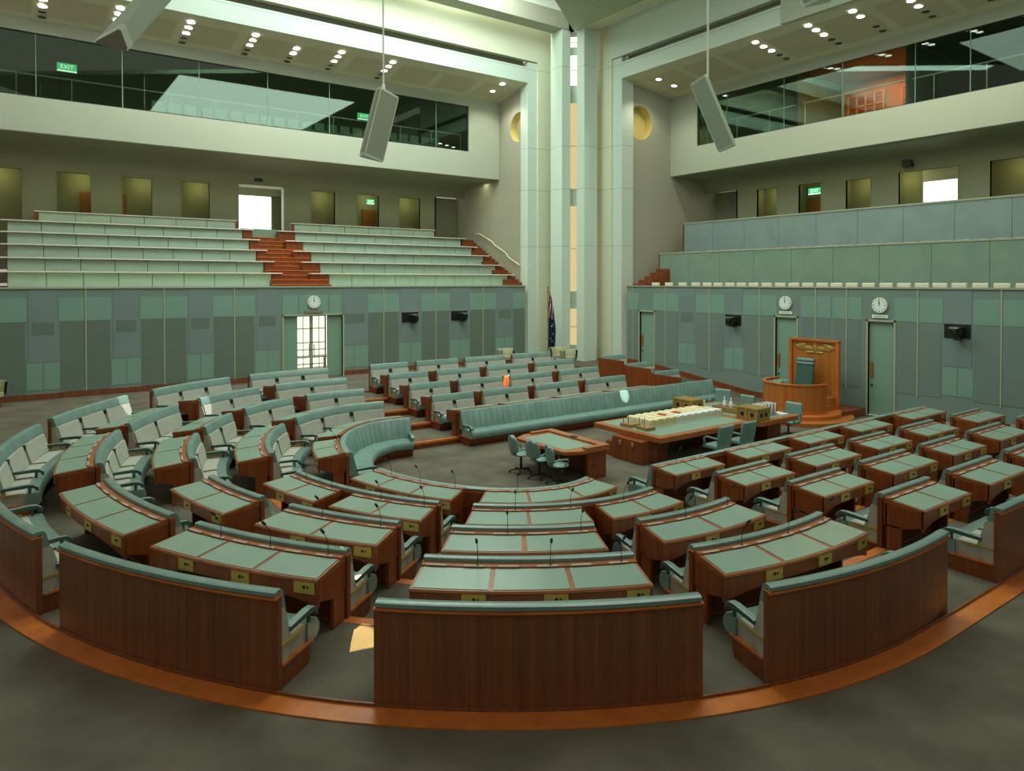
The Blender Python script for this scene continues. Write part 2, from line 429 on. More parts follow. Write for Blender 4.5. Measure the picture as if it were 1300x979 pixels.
def desk(path, row, nseats, label, group, mics=True, detail=True):
    """writing desk carried on the rear of a bench back; path = rear of that back"""
    zb = ZT[row]; zf = ZT[row+1]; L = plen(path); mid, t, nrm = frame(path, L/2)
    T = thing('desk', label, 'desk', (mid.x-nrm.x*.45, mid.y-nrm.y*.45, zf), group)
    zt = zb+1.0
    D0, D1 = -.015, -.66
    def rp(pts): return list(pts)
    # frame: rim and top
    m = MB(); m.sweep(path, [(D0, zt+.0), (D0, zt+.025), (-.12, zt+.022), (-.125, zt-.0), (D1, zt-.045), (D1-.012, zt-.07), (D1, zt-.085), (D0, zt-.07)], 'rim'); m.build('desk_top', T)
    w = L/nseats
    # curved apron, deepest at the ends and arched over each pair of knees
    m = MB(); N = max(8, int(L/.12)); pts = []
    for i in range(N+1):
        s = L*i/N; c, tt, n = frame(path, min(max(s, .01), L-.01))
        if i == 0: c = Vector(path[0])
        if i == N: c = Vector(path[-1])
        u = abs(2*s/L-1); drop = .24+.14*(u**3)
        pts.append((c+n*(D1+.02), c+n*(D1+.05), drop))
    vs = []
    for a, b, dr in pts:
        vs += [(a.x, a.y, zt-.06), (a.x, a.y, zt-dr), (b.x, b.y, zt-dr), (b.x, b.y, zt-.06)]
    fs = []
    for i in range(N):
        for j in range(4): fs.append((i*4+j, i*4+(j+1) % 4, i*4+4+(j+1) % 4, i*4+4+j))
    m.add(vs, fs, 'jarrah'); m.add(vs[:4], [(0, 1, 2, 3)], 'jarrah'); m.add(vs[-4:], [(3, 2, 1, 0)], 'jarrah')
    m.build('apron', T)
    # end boxes and pedestals
    for s in (0, 1):
        q = cut(path, 0, .03) if s == 0 else cut(path, L-.03, L)
        m = MB(); m.sweep(q, [(D0, zt-.06), (D1+.03, zt-.09), (D1+.03, zt-.32), (-.30, zt-.42), (D0-.0, zt-.42)], 'jarrah'); m.build('end_panel', T)
        q = cut(path, 0, .05) if s == 0 else cut(path, L-.05, L)
        m = MB(); m.sweep(q, [(D0-.04, zf), (-.30, zf), (-.30, zt-.40), (D0-.04, zt-.40)], 'jarrah'); m.build('pedestal', T)
    m = MB(); m.sweep(path, [(D0-.03, zf), (D0-.055, zf), (D0-.055, zt-.08), (D0-.03, zt-.08)], 'jarrah_dark'); m.build('modesty_panel', T)
    for k in range(nseats):
        g = .03
        q = cut(path, k*w+(.035 if k == 0 else g), (k+1)*w-(.035 if k == nseats-1 else g))
        m = MB(); m.sweep(q, [(-.145, zt+.001), (-.145, zt+.008), (D1+.03, zt-.036), (D1+.03, zt-.044)], 'desk_leather'); sf = m.build('writing_surface', T)
        if detail:
            ql = plen(q)
            c, tt, n = frame(q, ql*.82)
            m = MB(); cc = c+n*(D1+.012)
            m.obox((cc.x, cc.y, zt-.15), (tt.x*.14, tt.y*.14, 0), (n.x*.012, n.y*.012, 0), (0, 0, .075), 'brass'); pl = m.build('control_plate', T)
            m = MB(); 
            for o_, rr in ((0, .020), (.05, .012)):
                c2 = cc+tt*o_-n*.012; m.cyl((c2.x, c2.y, zt-.145), (c2.x-n.x*.01, c2.y-n.y*.01, zt-.145), rr, 'black', 8)
            m.build('socket', pl, origin=T['_o'])
            # name-card strips lying in the groove behind the surface
            m = MB(); m.sweep(cut(q, ql*.03, ql*.33), [(-.135, zt+.022), (-.135, zt+.031), (-.10, zt+.034), (-.10, zt+.024)], 'card'); m.build('card_strip', T); m = MB(); m.sweep(cut(q, ql*.6, ql*.9), [(-.135, zt+.022), (-.135, zt+.031), (-.10, zt+.034), (-.10, zt+.024)], 'card')
            m.build('card_strip', T)
        if mics:
            c, tt, n = frame(q, plen(q)*.8); c = c+n*(-.10)
            m = MB(); m.cyl((c.x, c.y, zt+.0), (c.x, c.y, zt+.035), .02, 'black', 8)
            m.tube([(c.x-n.x*.0, c.y, zt+.03), (c.x, c.y, zt+.15), (c.x-n.x*.03, c.y-n.y*.03, zt+.26), (c.x-n.x*.10, c.y-n.y*.10, zt+.35)], .0045, 'black', 6)
            m.build('microphone_stem', T)
            m = MB(); a = Vector((c.x-n.x*.10, c.y-n.y*.10, zt+.35)); m.cyl(a, a+Vector((-n.x*.055, -n.y*.055, .055)), .019, 'black', 8, .015); m.build('microphone_head', T)
    return T

ORD = ['', 'front', 'second', 'third', 'fourth', 'back']
# curved sectors per row: (from angle, to angle, seats, where)
SEC = {
 2: [(84, 119, 3, 'upper left bend'), (127, 168, 3, 'far left bend'), (191, 235, 4, 'near left bend'), (241, 276, 4, 'near centre bend')],
 3: [(85, 101, 2, 'upper left bend'), (105, 121.5, 2, 'left bend behind the first far aisle'), (127, 143, 2, 'far left bend'), (149, 174, 2, 'left end of the bend'),
     (188.5, 207, 2, 'near left bend beside the side aisle'), (213.2, 231.3, 2, 'near left bend'), (237.8, 254.7, 2, 'near centre bend'), (260, 275.5, 2, 'near right bend')],
 4: [(85.6, 102.2, 2, 'upper left bend'), (106, 121.7, 2, 'left bend behind the first far aisle'), (128.4, 147, 2, 'far left bend'), (151.8, 176.5, 3, 'left end of the bend'),
     (185.8, 206.8, 3, 'near left bend beside the side aisle'), (211, 229.3, 3, 'near left bend'), (235.9, 253.1, 3, 'near centre bend'), (258.1, 274.7, 3, 'near right bend')],
 5: [(86.6, 102.4, 3, 'upper left bend'), (106.3, 122.8, 3, 'left bend behind the first far aisle'), (128.5, 148.2, 3, 'far left bend'), (152.1, 176, 3, 'left end of the bend'),
     (185, 204.6, 3, 'near left bend beside the side aisle'), (208.4, 228.3, 3, 'near left bend'), (234.2, 252.5, 3, 'near centre bend'), (256.6, 274.5, 3, 'near right bend')]}
UN = [(11.35, 13.02), (13.76, 15.6), (16.32, 17.97), (18.75, 20.55), (21.7, 23.6)]
UF = [(11.3, 12.95), (13.3, 15.27), (15.6, 17.68), (18.05, 20.2)]
NTH = ['first', 'second', 'third', 'fourth', 'fifth']
GF, GN, GC = 'grey and green benches of the far straight block', 'benches of the near straight block', 'curved benches of the horseshoe bend'
# front benches
bench(far(B[1], 23.42, 11.35), 1, 10, 'very long straight green leather front bench facing the central table, channelled back', 'front benches', kind='front')
bench(arc(B[1], 81, 160), 1, 5, 'curved green channelled leather front bench at the left end of the open floor', 'front benches', kind='front')
bench(arc(B[1], 196, 280), 1, 6, 'curved front bench seen from behind below the small reporters desk, on the near bend', 'front benches', kind='front')
bench(near(B[1], 11.4, 24.0), 1, 10, 'very long straight front bench seen from behind, running up to the presiding officer dais', 'front benches', kind='front')
GD = 'green-topped wooden desks behind the benches'
desk(arc(B[1], 83, 124), 1, 3, 'narrow curved desk directly behind the curved green leather front bench, upper part', GD, mics=False)
desk(arc(B[1], 130, 160), 1, 2, 'curved desk wrapping behind the left end of the green leather front bench', GD)
desk(arc(B[1], 198, 240.5), 1, 3, 'curved three-place desk nearest the open floor, left of the pair on the near bend', GD)
desk(arc(B[1], 246.5, 279), 1, 3, 'curved three-place desk nearest the open floor, right of the pair on the near bend', GD)
for i, (a, b) in enumerate(UN):
    desk(near(B[1], a+.02, b-.02 if i < 4 else b+.3), 1, 2, f'front-row two-place desk, {NTH[i]} of five behind the long near bench', GD, mics=i < 1)
for i, (a, b) in enumerate(UF):
    desk(far(B[1], b, a), 1, 2, f'desk hidden behind the long green leather bench, {NTH[i]} from its left end', GD, mics=False, detail=False)
for r in (2, 3, 4, 5):
    nm = ORD[r]
    for a, b, n, w in SEC[r]:
        look = 'wood-backed bench with rolled leather top' if a > 180 else 'curved bench with grey seat pads, green headband'
        bench(arc(B[r], a, b), r, n, f'{nm}-row {look}, {w}', GC)
        if r < 5:
            if r == 2 and n == 4:
                h = [(191, 211.5), (215.5, 234.6)] if a < 200 else [(241.2, 259.5), (262, 275.8)]
                for (c, d), q in zip(h, ('left', 'right')):
                    desk(arc(B[2], c, d), 2, 2, f'second-row two-place desk, {q} half of the {w}', GD)
            else:
                desk(arc(B[r], a+.15, b-.15), r, n, f'{nm}-row {["", "", "two", "three", "four"][n]}-place curved desk with green leather top, {w}', GD, mics=(a > 205))
    for i, (a, b) in enumerate(UF):
        bench(far(B[r], b, a), r, 2, f'{nm}-row straight two-seat bench in the far block, {NTH[i]} of its row from the left', GF)
        if r < 5: desk(far(B[r], b, a), r, 2, f'{nm}-row desk behind the far straight benches, {NTH[i]} from the left', GD, mics=False, detail=False)
    for i, (a, b) in enumerate(UN):
        if r == 5 and i > 2: continue
        bench(near(B[r], a, b), r, 2, f'{nm}-row straight two-seat bench seen from behind in the near block, {NTH[i]} from the bend', GN)
        if r < 5: desk(near(B[r], a+.02, b-.02), r, 2, f'{nm}-row two-place desk in the near straight block, {NTH[i]} from the bend', GD, mics=False)
# advisers' seats behind the wooden screen near the right-hand wall
for r, q in ((2, 'lowest'), (3, 'middle'), (4, 'uppermost')):
    bench(far(B[r], 23.4, 21.85), r, 1, f'single adviser bench behind a wooden side screen near the corner door, {q} of three', 'advisers benches')
    T = tag(MB().sweep([(21.80, CY+B[r]+.02), (21.80, CY+B[r]-1.62)], [(0, ZT[r]-.189 if r > 2 else 0), (.05, ZT[r]-.189 if r > 2 else 0), (.05, ZT[r]+1.0), (0, ZT[r]+1.0)], 'jarrah').build('side_screen'),
            f'plain red-brown wooden screen closing the side of the {q} adviser bench', 'screen', 'advisers screens')

# ------------------------------------------------------------------ floor, steps, ring
XR, XRW, XMIN, YMIN, YL = 24.3, 26.4, -6.5, -1.25, 31.25
m = MB()
m.add([(XMIN, YMIN, 0), (XRW, YMIN, 0), (XRW, YL, 0), (XMIN, YL, 0)], [(0, 1, 2, 3)], 'carpet')
for k in range(2, 6):
    z = ZT[k]; inn = stadium(B[k-1]-.04)
    if k < 5: out = stadium(B[k]-.04)
    else:
        out = []
        for x, y in inn:
            if x >= CX+1e-6: out.append((x, YL if y > CY else YMIN)); continue
            dx, dy = x-CX, y-CY; ts = []
            if dx < -1e-6: ts.append((XMIN-CX)/dx)
            if dy > 1e-6: ts.append((YL-CY)/dy)
            if dy < -1e-6: ts.append((YMIN-CY)/dy)
            t = min(ts); out.append((CX+dx*t, CY+dy*t))
    n = len(inn); vs = [(x, y, z) for x, y in inn]+[(x, y, z) for x, y in out]+[(x, y, z-.2) for x, y in inn]
    m.add(vs, [(i, i+1, i+1+n, i+n) for i in range(n-1)], 'carpet')
    m.add(vs, [(i, i+1, i+1+2*n, i+2*n) for i in range(n-1)], 'jarrah')
# ramps along the right-hand wall
for y0, y1, ye in ((19.3, 26.0, YL), (10.8, 4.1, YMIN)):
    m.add([(XR, y0, .004), (XRW, y0, .004), (XRW, y1, .756), (XR, y1, .756), (XR, ye, .756), (XRW, ye, .756)], [(0, 1, 2, 3), (3, 2, 5, 4)], 'carpet')
struct(m, 'floor')
for k in range(2, 6):       # timber nosings of the tiers
    m = MB(); p = stadium(B[k-1]-.04)
    m.sweep(p, [(.03, ZT[k]-.06), (.03, ZT[k]+.006), (-.13, ZT[k]+.006), (-.13, ZT[k]-.06)], 'jarrah_edge'); struct(m, 'trim_%d' % (k-1))
m = MB(); m.sweep(stadium(B[5]+.0), [(-.03, .74), (-.03, .772), (-.30, .772), (-.30, .74)], 'jarrah_edge'); struct(m, 'trim_5')
m = MB(); m.sweep(stadium(B[5]+.0), [(-.005, .75), (-.005, .80), (-.03, .80), (-.03, .75)], 'jarrah_dark'); struct(m, 'trim_6')
m = MB()
for y0, y1, z0, z1 in ((19.3, 26.0, 0, .756), (10.8, 4.1, 0, .756)):   # end walls of the tiers along the ramps
    for k in range(1, 6):
        pass
    s = 1 if y0 > CY else -1
    for k in range(2, 6):
        ya = CY+s*(B[k-1]-.04); yb = CY+s*(B[k]-.04) if k < 5 else CY+s*(B[5]+.5)
        m.box(XR-.03, min(ya, yb), 0, XR+.02, max(ya, yb), ZT[k]+.012, 'jarrah')
struct(m, 'trim_7')

# ------------------------------------------------------------------ lower walls
def wall_panels(name, axis, span, mods, gaps, thick=.3):
    """cloth wall 4.85 high in the plane y=YL (axis 'x') or x=XRW (axis 'y'); gaps = door openings"""
    m = MB()
    def bx(a0, a1, z0, z1, d0, d1, mat):
        if a1-a0 < .01 or z1-z0 < .01: return
        if axis == 'x': m.box(a0, YL+d0, z0, a1, YL+d1, z1, mat)
        else: m.box(XRW+d0, a0, z0, XRW+d1, a1, z1, mat)
    a0, a1 = span
    cur = a0
    for g0, g1, gz in sorted(gaps):
        bx(cur, g0, 0, 4.80, 0, thick, 'cloth_base'); bx(g0, g1, gz, 4.80, 0, thick, 'cloth_base'); cur = g1
    bx(cur, a1, 0, 4.80, 0, thick, 'cloth_base')
    def patch(p0, p1, z0, z1, mat, d=.012):
        p0 = max(p0, a0+.02); p1 = min(p1, a1-.02)
        segs = [(p0, p1)]
        for g0, g1, gz in gaps:
            if z0 < gz:
                ns = []
                for s0, s1 in segs:
                    if g0 > s0: ns.append((s0, min(s1, g0-.06)))
                    if g1 < s1: ns.append((max(s0, g1+.06), s1))
                segs = [q for q in ns if q[1] > q[0]]
        for s0, s1 in segs: bx(s0, s1, z0, z1, -d, 0, mat)
    for c, w, nxt in mods:
        # batten at c; light patches each side up to w; then the column up to the next module
        patch(c-w, c-.03, 3.6, 4.47, 'cloth_light'); patch(c+.03, c+w, 3.6, 4.47, 'cloth_light')
        dk = 'cloth_dark' if axis == 'x' else 'cloth_slate'; patch(c-w+.06, c-.03, .98, 3.58, dk); patch(c+.03, c+w-.06, .98, 3.58, dk)
        if nxt:
            q0, q1 = c+w+.02, nxt[0]-nxt[1]-.02
            if q1 > q0+.2:
                patch(q0+.02, q1-.02, 2.12, 4.79, 'cloth_blue'); patch(q0+.12, q1-.12, 3.12, 3.58, 'cloth_dark', .016)
                md = (q0+q1)/2
                patch(q0-.04, md-.012, 1.1, 2.1, 'cloth_light'); patch(md+.012, q1+.04, 1.1, 2.1, 'cloth_light')
        patch(c-.022, c+.022, .9, 4.8, 'batten', .03)
    for g0, g1, gz in gaps:
        bx(g0-.07, g0, .0, gz+.07, -.03, thick, 'batten'); bx(g1, g1+.07, .0, gz+.07, -.03, thick, 'batten'); bx(g0-.07, g1+.07, gz, gz+.07, -.03, thick, 'batten')
    bx(a0, a1, 4.80, 4.86, -.05, thick+(.8 if axis == 'x' else 0), 'ledge_cap')
    o = struct(m, name); return o
lm = [(-3.1, .95), (-.42, .9), (2.29, .85), (4.95, .85), (7.61, .85)]
lm2 = [(14.37, .82), (17.18, .82), (19.98, .82), (22.7, .82)]
mods = [(lm[i][0], lm[i][1], lm[i+1] if i+1 < len(lm) else (10.3, .85)) for i in range(len(lm))]
mods += [(10.31, .7, None), (11.68, .55, lm2[0])]+[(lm2[i][0], lm2[i][1], lm2[i+1] if i+1 < len(lm2) else None) for i in range(len(lm2))]
wall_panels('wall_left', 'x', (XMIN, 22.73), mods, [(9.66, 12.34, 3.55)])
rm = [(4.2, .95), (6.9, .95), (9.61, .85), (12.27, .85), (14.95, .6), (16.28, .66), (18.93, .85), (21.65, .85), (24.40, .85)]
mods = []
for i, (c, w) in enumerate(rm):
    nx = rm[i+1] if i+1 < len(rm) else None
    if i in (3, 4, 5): nx = None
    mods.append((c, w, nx))
mods.append((26.7, .4, None))
wall_panels('wall_right', 'y', (YMIN, 27.15), mods, [(25.18, 26.2, 3.52), (17.12, 18.14, 3.56), (13.12, 14.1, 3.56)])
# low wooden skirtings
m = MB(); m.box(XMIN, YL-.035, .75, 9.58, YL, .97, 'jarrah_dark'); m.box(12.42, YL-.035, .75, 22.7, YL, .97, 'jarrah_dark'); struct(m, 'baseboard_left')
m = MB()
def zramp(y): 
    d = abs(y-15.05)
    return 0 if d < 4.25 else min(.756, .756*(d-4.25)/6.7)
for ya, yb in ((YMIN, 13.05), (14.17, 17.05), (18.2, 25.1), (26.27, 27.1)):
    n = 12
    for i in range(n):
        p, q = ya+(yb-ya)*i/n, ya+(yb-ya)*(i+1)/n; zp, zq = zramp(p), zramp(q); x0, x1 = XRW-.035, XRW
        vs = [(x0, p, zp), (x0, q, zq), (x0, q, zq+.24), (x0, p, zp+.24), (x1, p, zp), (x1, q, zq), (x1, q, zq+.24), (x1, p, zp+.24)]
        m.add(vs, [(0, 1, 2, 3), (3, 2, 6, 7)], 'jarrah')
struct(m, 'baseboard_right')
# lower walls on the two sides behind the camera
m = MB(); m.box(XMIN-.3, YMIN-.3, 0, XMIN, YL+.3, 4.7, 'cloth_base'); struct(m, 'wall_west')
m = MB(); m.box(XMIN-.3, YMIN-.3, 0, XRW+.3, YMIN, 4.7, 'cloth_base'); struct(m, 'wall_south')

# doors of the right-hand wall
def green_door(idx, y0, y1, zt, z0):
    m = MB(); m.box(XRW+.10, y0, z0, XRW+.16, y1, zt, 'door_green'); d = m.build('door_%d' % idx); d['kind'] = 'structure'
    h = MB(); h.box(XRW+.05, y1-.16, 1.45+z0*.4, XRW+.10, y1-.06, 2.0+z0*.4, 'door_brown'); h.build('push_plate', d)
    h = MB(); h.cyl((XRW+.10, y1-.12, 1.15+z0*.5), (XRW+.03, y1-.12, 1.15+z0*.5), .03, 'black'); h.build('door_lock', d)
green_door(2, 25.18, 26.2, 3.52, .70); green_door(3, 17.12, 18.14, 3.56, 0); green_door(4, 13.12, 14.1, 3.56, 0)
# glazed door of the left wall with its two open green leaves
m = MB(); m.box(9.66, YL+.12, .756, 10.28, YL+.18, 3.55, 'door_green'); m.box(11.66, YL+.12, .756, 12.34, YL+.18, 3.55, 'door_green')
d = m.build('door_1'); d['kind'] = 'structure'
m = MB(); x0, x1, z0, z1 = 10.28, 11.66, .76, 3.55; yy = YL+.26
for x in (x0+.03, 10.93, 11.01, x1-.03): m.box(x-.03, yy, z0, x+.03, yy+.05, z1, 'beige_vinyl')
for x in (x0+.33, x1-.33): m.box(x-.012, yy, z0, x+.012, yy+.04, z1, 'beige_vinyl')
for z in (.80, 1.35, 2.0, 2.32, 2.95, 3.52): m.box(x0, yy, z-.02, x1, yy+.045, z+.02, 'beige_vinyl')
m.build('glazing_bars', d)
m = MB(); m.box(x0, yy+.02, z0, x1, yy+.026, z1, 'door_glass'); m.build('glass_pane', d)
m = MB(); m.cyl((10.86, yy-.05, 1.7), (10.86, yy-.05, 2.25), .02, 'chrome'); m.cyl((11.08, yy-.05, 1.7), (11.08, yy-.05, 2.25), .02, 'chrome'); m.build('door_handle', d)
# lobby beyond it
m = MB(); m.box(8.6, YL+4.0, .74, 13.6, YL+4.1, 4.4, 'bright_pane'); o = struct(m, 'window_1')  # glowing end wall stands in for the brightly lit lobby
m = MB(); m.box(8.6, YL+.3, .70, 13.6, YL+4.0, .756, 'light_wood'); m.box(8.5, YL+.3, .7, 8.6, YL+4, 4.4, 'fascia'); m.box(13.6, YL+.3, .7, 13.7, YL+4, 4.4, 'fascia'); struct(m, 'floor_lobby')
T = thing('lobby_table', 'low table seen through the glazed door in the left wall', 'table', (11.0, YL+2.2, .756))
MB().box(10.2, YL+1.9, 1.45, 12.4, YL+2.6, 1.5, 'white_book').build('table_top', T)
for x in (10.3, 12.3): MB().box(x-.03, YL+2.2, .756, x+.03, YL+2.3, 1.45, 'jarrah_dark').build('leg', T)

# ------------------------------------------------------------------ left public gallery
GZ = [4.85, 5.46, 6.01, 6.57, 7.12, 7.67]
GY = [31.25, 32.35, 33.45, 34.55, 35.65, 36.75]
m = MB()
for k in range(6):
    yb = GY[k+1] if k < 5 else 38.3
    for xa, xb in ((XMIN, 9.35), (11.9, 22.2)):
        m.box(xa, GY[k]+.12, GZ[k]-1.0, xb, yb+.12, GZ[k]-.55+.0, 'carpet')
struct(m, 'floor_gallery_left')
m = MB()
for k in range(1, 6):
    for (xa, xb, side) in ((XMIN, 0, 0), (0, 0, 0)): pass
NAMEG = ['', 'lowest', 'second lowest', 'middle', 'fourth', 'highest']
for k in range(1, 6):
    sh = .0
    for side, xa, xb, ca, cb in (('left', -.08, 9.48-.03*(k-1), -.3, 9.93-.02*(k-1)), ('right', 12.13-.04*(k-1), 22.35-.1*(k-1), 11.22-.03*(k-1), 22.72-.12*(k-1))):
        T = thing('gallery_bench', f'pale green gallery bench row, {NAMEG[k]} of five, {side} of the centre stair', 'gallery bench', ((xa+xb)/2, GY[k], GZ[k]-.6), 'pale green public gallery rows')
        p = MB(); n = round((xb-xa)/1.16); w = (xb-xa)/n
        for i in range(n): p.box(xa+i*w+.012, GY[k]+.04, GZ[k]-.62, xa+(i+1)*w-.012, GY[k]+.12, GZ[k]-.05, 'gallery_cloth')
        p.build('front_panels', T, bevel=.01)
        MB().box(xa, GY[k]+.07, GZ[k]-.62, xb, GY[k]+.14, GZ[k]-.05, 'gallery_wall').build('backing_board', T)
        MB().box(ca, GY[k]-.14, GZ[k]-.05, cb, GY[k]+.20, GZ[k], 'shelf_cap').build('writing_shelf', T, bevel=.008)
        if side == 'left':
            MB().box(9.50-.03*(k-1), GY[k]-.02, GZ[k]-.75, 9.90-.02*(k-1), GY[k]+.5, GZ[k]-.05, 'jarrah').build('end_panel', T)
        else:
            MB().box(11.25-.03*(k-1), GY[k]-.02, GZ[k]-.95, 12.10-.04*(k-1), GY[k]+.5, GZ[k]-.05, 'jarrah').build('end_panel', T)
            MB().box(22.38-.1*(k-1), GY[k]-.02, GZ[k]-.62, 22.55-.12*(k-1), GY[k]+.3, GZ[k]-.05, 'jarrah').build('end_panel', T)
# front row upstand directly behind the wall ledge and the topmost short rows by the back wall
for side, xa, xb in (('left', 1.03, 9.25), ('right', 12.2, 20.6)):
    T = thing('gallery_bench', f'topmost short gallery row against the back wall, {side} of the centre stair', 'gallery bench', ((xa+xb)/2, 37.6, 7.6), 'pale green public gallery rows')
    p = MB(); n = round((xb-xa)/1.3); w = (xb-xa)/n
    for i in range(n): p.box(xa+i*w+.012, 37.62, 7.3, xa+(i+1)*w-.012, 37.70, 8.12, 'gallery_cloth')
    p.build('front_panels', T, bevel=.01)
    MB().box(xa-.15, 37.55, 8.12, xb+.05, 37.85, 8.17, 'shelf_cap').build('writing_shelf', T)
    MB().box(xa-.18, 37.58, 7.3, xa-.02, 37.8, 8.1, 'jarrah').build('end_panel', T); MB().box(xb, 37.58, 7.3, xb+.12, 37.8, 8.1, 'jarrah').build('end_panel', T)
# centre stair
T = MB(); n = 12
for i in range(n):
    y = 31.75+i*.46; z = 4.95+i*.215; T.box(9.42, y, 4.2, 12.0, y+.48, z-.035, 'jarrah'); T.box(9.42, y-.03, z-.035, 12.0, y+.48, z, 'jarrah_edge')
struct(T, 'trim_8')
m = MB(); m.box(9.4, 37.3, 6.9, 11.3, 37.36, 7.75, 'door_green'); struct(m, 'trim_9')
def side_stair(n, f):
    t = MB()
    for i in range(n): f(t, i)
    return t
t = MB()
for i in range(16):
    y = 31.9+i*.34; z = 5.02+i*.172; t.box(22.0, y, 4.3, 22.97, y+.36, z, 'jarrah')
struct(t, 'trim_10')
t = MB()
for i in range(16):
    y = 31.9+i*.34; z = 5.02+i*.172; t.box(XMIN+3.6, y, 4.3, -.35, y+.36, z, 'jarrah')
struct(t, 'trim_11')
T = tag(MB().tube([(22.88, 32.0, 5.98), (22.88, 33.1, 6.45), (22.88, 33.4, 6.72), (22.88, 34.5, 7.2), (22.88, 34.8, 7.42), (22.88, 35.9, 7.85), (22.88, 36.2, 7.95), (22.88, 36.6, 7.95)], .035, 'cream').build('handrail'), 'pale stepped handrail on the plaster side wall above the left gallery stair', 'handrail')

# back wall of the left gallery with its openings
def opening_wall(axis, plane, a0, a1, z0, z1, opens, depth, sgn_lo):
    m = MB(); v = MB()
    def bx(mm, p0, p1, q0, q1, d0, d1, mat):
        if axis == 'x': mm.box(p0, plane+d0, q0, p1, plane+d1, q1, mat)
        else: mm.box(plane+d0, p0, q0, plane+d1, p1, q1, mat)
    cur = a0
    for o0, o1, b, t in sorted(opens):
        bx(m, cur, o0, z0, z1, 0, .15, 'gallery_wall'); bx(m, o0, o1, z0, b, 0, .15, 'gallery_wall'); bx(m, o0, o1, t, z1, 0, .15, 'gallery_wall'); cur = o1
        # frame
        for p0, p1, q0, q1 in ((o0-.05, o0, b, t+.05), (o1, o1+.05, b, t+.05), (o0, o1, t, t+.05)): bx(m, p0, p1, q0, q1, -.02, .15, 'ochre' if False else 'gallery_wall')
        # vestibule
        bx(v, o0-.7, o0-.6, b-.1, t+.35, .15, depth, 'vestibule'); bx(v, o1+.6, o1+.7, b-.1, t+.35, .15, depth, 'vestibule')
        bx(v, o0-.7, o1+.7, t+.3, t+.4, .15, depth, 'soffit_paint'); bx(v, o0-.7, o1+.7, b-.15, b-.05, .15, depth, 'carpet')
    bx(m, cur, a1, z0, z1, 0, .15, 'gallery_wall')
    a = a0+.6
    while a < a1-.2:
        if all(a < o0-.1 or a > o1+.1 for o0, o1, b, t in opens): bx(m, a-.012, a+.012, z0, z1-.1, -.006, 0, 'door_grey')
        a += 1.31
    return m, v, bx
# (window bay gets its own back below)
LO = [(-2.0, .46, 7.3, 10.02), (1.74, 3.05, 7.3, 10.02), (4.32, 5.58, 7.3, 10.02), (6.87, 8.17, 7.3, 10.02), (9.57, 11.87, 7.3, 10.1), (13.36, 14.7, 7.3, 10.05), (16.0, 17.34, 7.3, 10.05), (18.65, 20.0, 7.3, 10.05)]
m, v, bx = opening_wall('x', 38.3, XMIN, 21.1, 7.0, 10.3, LO, 1.7, 1)
struct(m, 'wall_gallery_left')
for o0, o1, b, t in LO:
    if o0 == 9.57: continue
    bx(v, o0-.7, o1+.7, b-.1, t+.35, 1.6, 1.7, 'vestibule')
for a, b in ((2.72, 3.5), (4.0, 4.68), (16.95, 17.8)): bx(v, a, b, 7.25, 9.35, 1.5, 1.6, 'door_brown')
bx(v, 8.9, 12.6, 9.72, 10.45, 1.5, 1.6, 'soffit_paint'); bx(v, 11.68, 12.6, 7.2, 9.75, 1.5, 1.6, 'vestibule')
struct(v, 'wall_vestibule_left')
m = MB(); m.box(9.57, 38.26, 10.0, 11.87, 38.46, 10.1, 'white_paint'); m.box(11.80, 38.26, 7.3, 11.87, 38.46, 10.1, 'white_paint'); struct(m, 'trim_15')  # white strips paint in the light along the opening's top and right edges
m = MB(); m.box(8.9, 39.95, 7.9, 11.68, 40.0, 9.75, 'daylight_pane'); m.box(8.9, 39.93, 7.2, 12.6, 40.02, 7.9, 'door_green'); struct(m, 'window_2')
m = MB(); m.box(21.1, 39.05, 7.0, 23.0, 39.2, 10.3, 'gallery_wall'); m.box(21.0, 38.3, 7.0, 21.12, 39.2, 10.3, 'gallery_wall'); struct(m, 'wall_recess_left')
m = MB(); m.box(21.4, 39.0, 7.3, 22.95, 39.05, 9.95, 'door_grey'); d = m.build('door_5'); d['kind'] = 'structure'
MB().ball((22.7, 38.97, 8.0), .04, .04, .04, 'black').build('door_knob', d)
# coved soffit under the balcony
def cove(axis, p0, p1, a0, a1, name):
    """p0 = fascia plane, p1 = wall plane"""
    m = MB(); pr = [(p0, 11.0), (p0+.01, 10.97)]
    pr = [(p0, 10.99), (p0+(p1-p0)*.42, 10.99)]
    rr = (p1-p0)*.58
    for i in range(1, 9):
        t = i/8*PI/2; pr.append((p0+(p1-p0)*.42+rr*math.sin(t), 10.99-.72*(1-math.cos(t))))
    pr += [(p1+.16, 10.27), (p1+.16, 11.1), (p0, 11.1)]
    K = len(pr)
    vs = [((a, p, z) if axis == 'x' else (p, a, z)) for a in (a0, a1) for p, z in pr]
    m.add(vs, [(j, (j+1) % K, (j+1) % K+K, j+K) for j in range(K)]+[tuple(range(K)), tuple(range(2*K-1, K-1, -1))], 'gallery_wall')
    # panel joints
    n = int((a1-a0)/2.6)
    for i in range(n+1):
        a = a0+(a1-a0)*(i+.5)/(n+1)
        for (pa, za), (pb, zb) in zip(pr[1:-3], pr[2:-2]):
            if axis == 'x': m.quad((a-.02, pa, za-.006), (a+.02, pa, za-.006), (a+.02, pb, zb-.006), (a-.02, pb, zb-.006), 'door_grey')
            else: m.quad((pa, a-.02, za-.006), (pa, a+.02, za-.006), (pb, a+.02, zb-.006), (pb, a-.02, zb-.006), 'door_grey')
    return struct(m, name)
cove('x', 34.45, 38.3, XMIN, 22.98, 'ceiling_gallery_left')
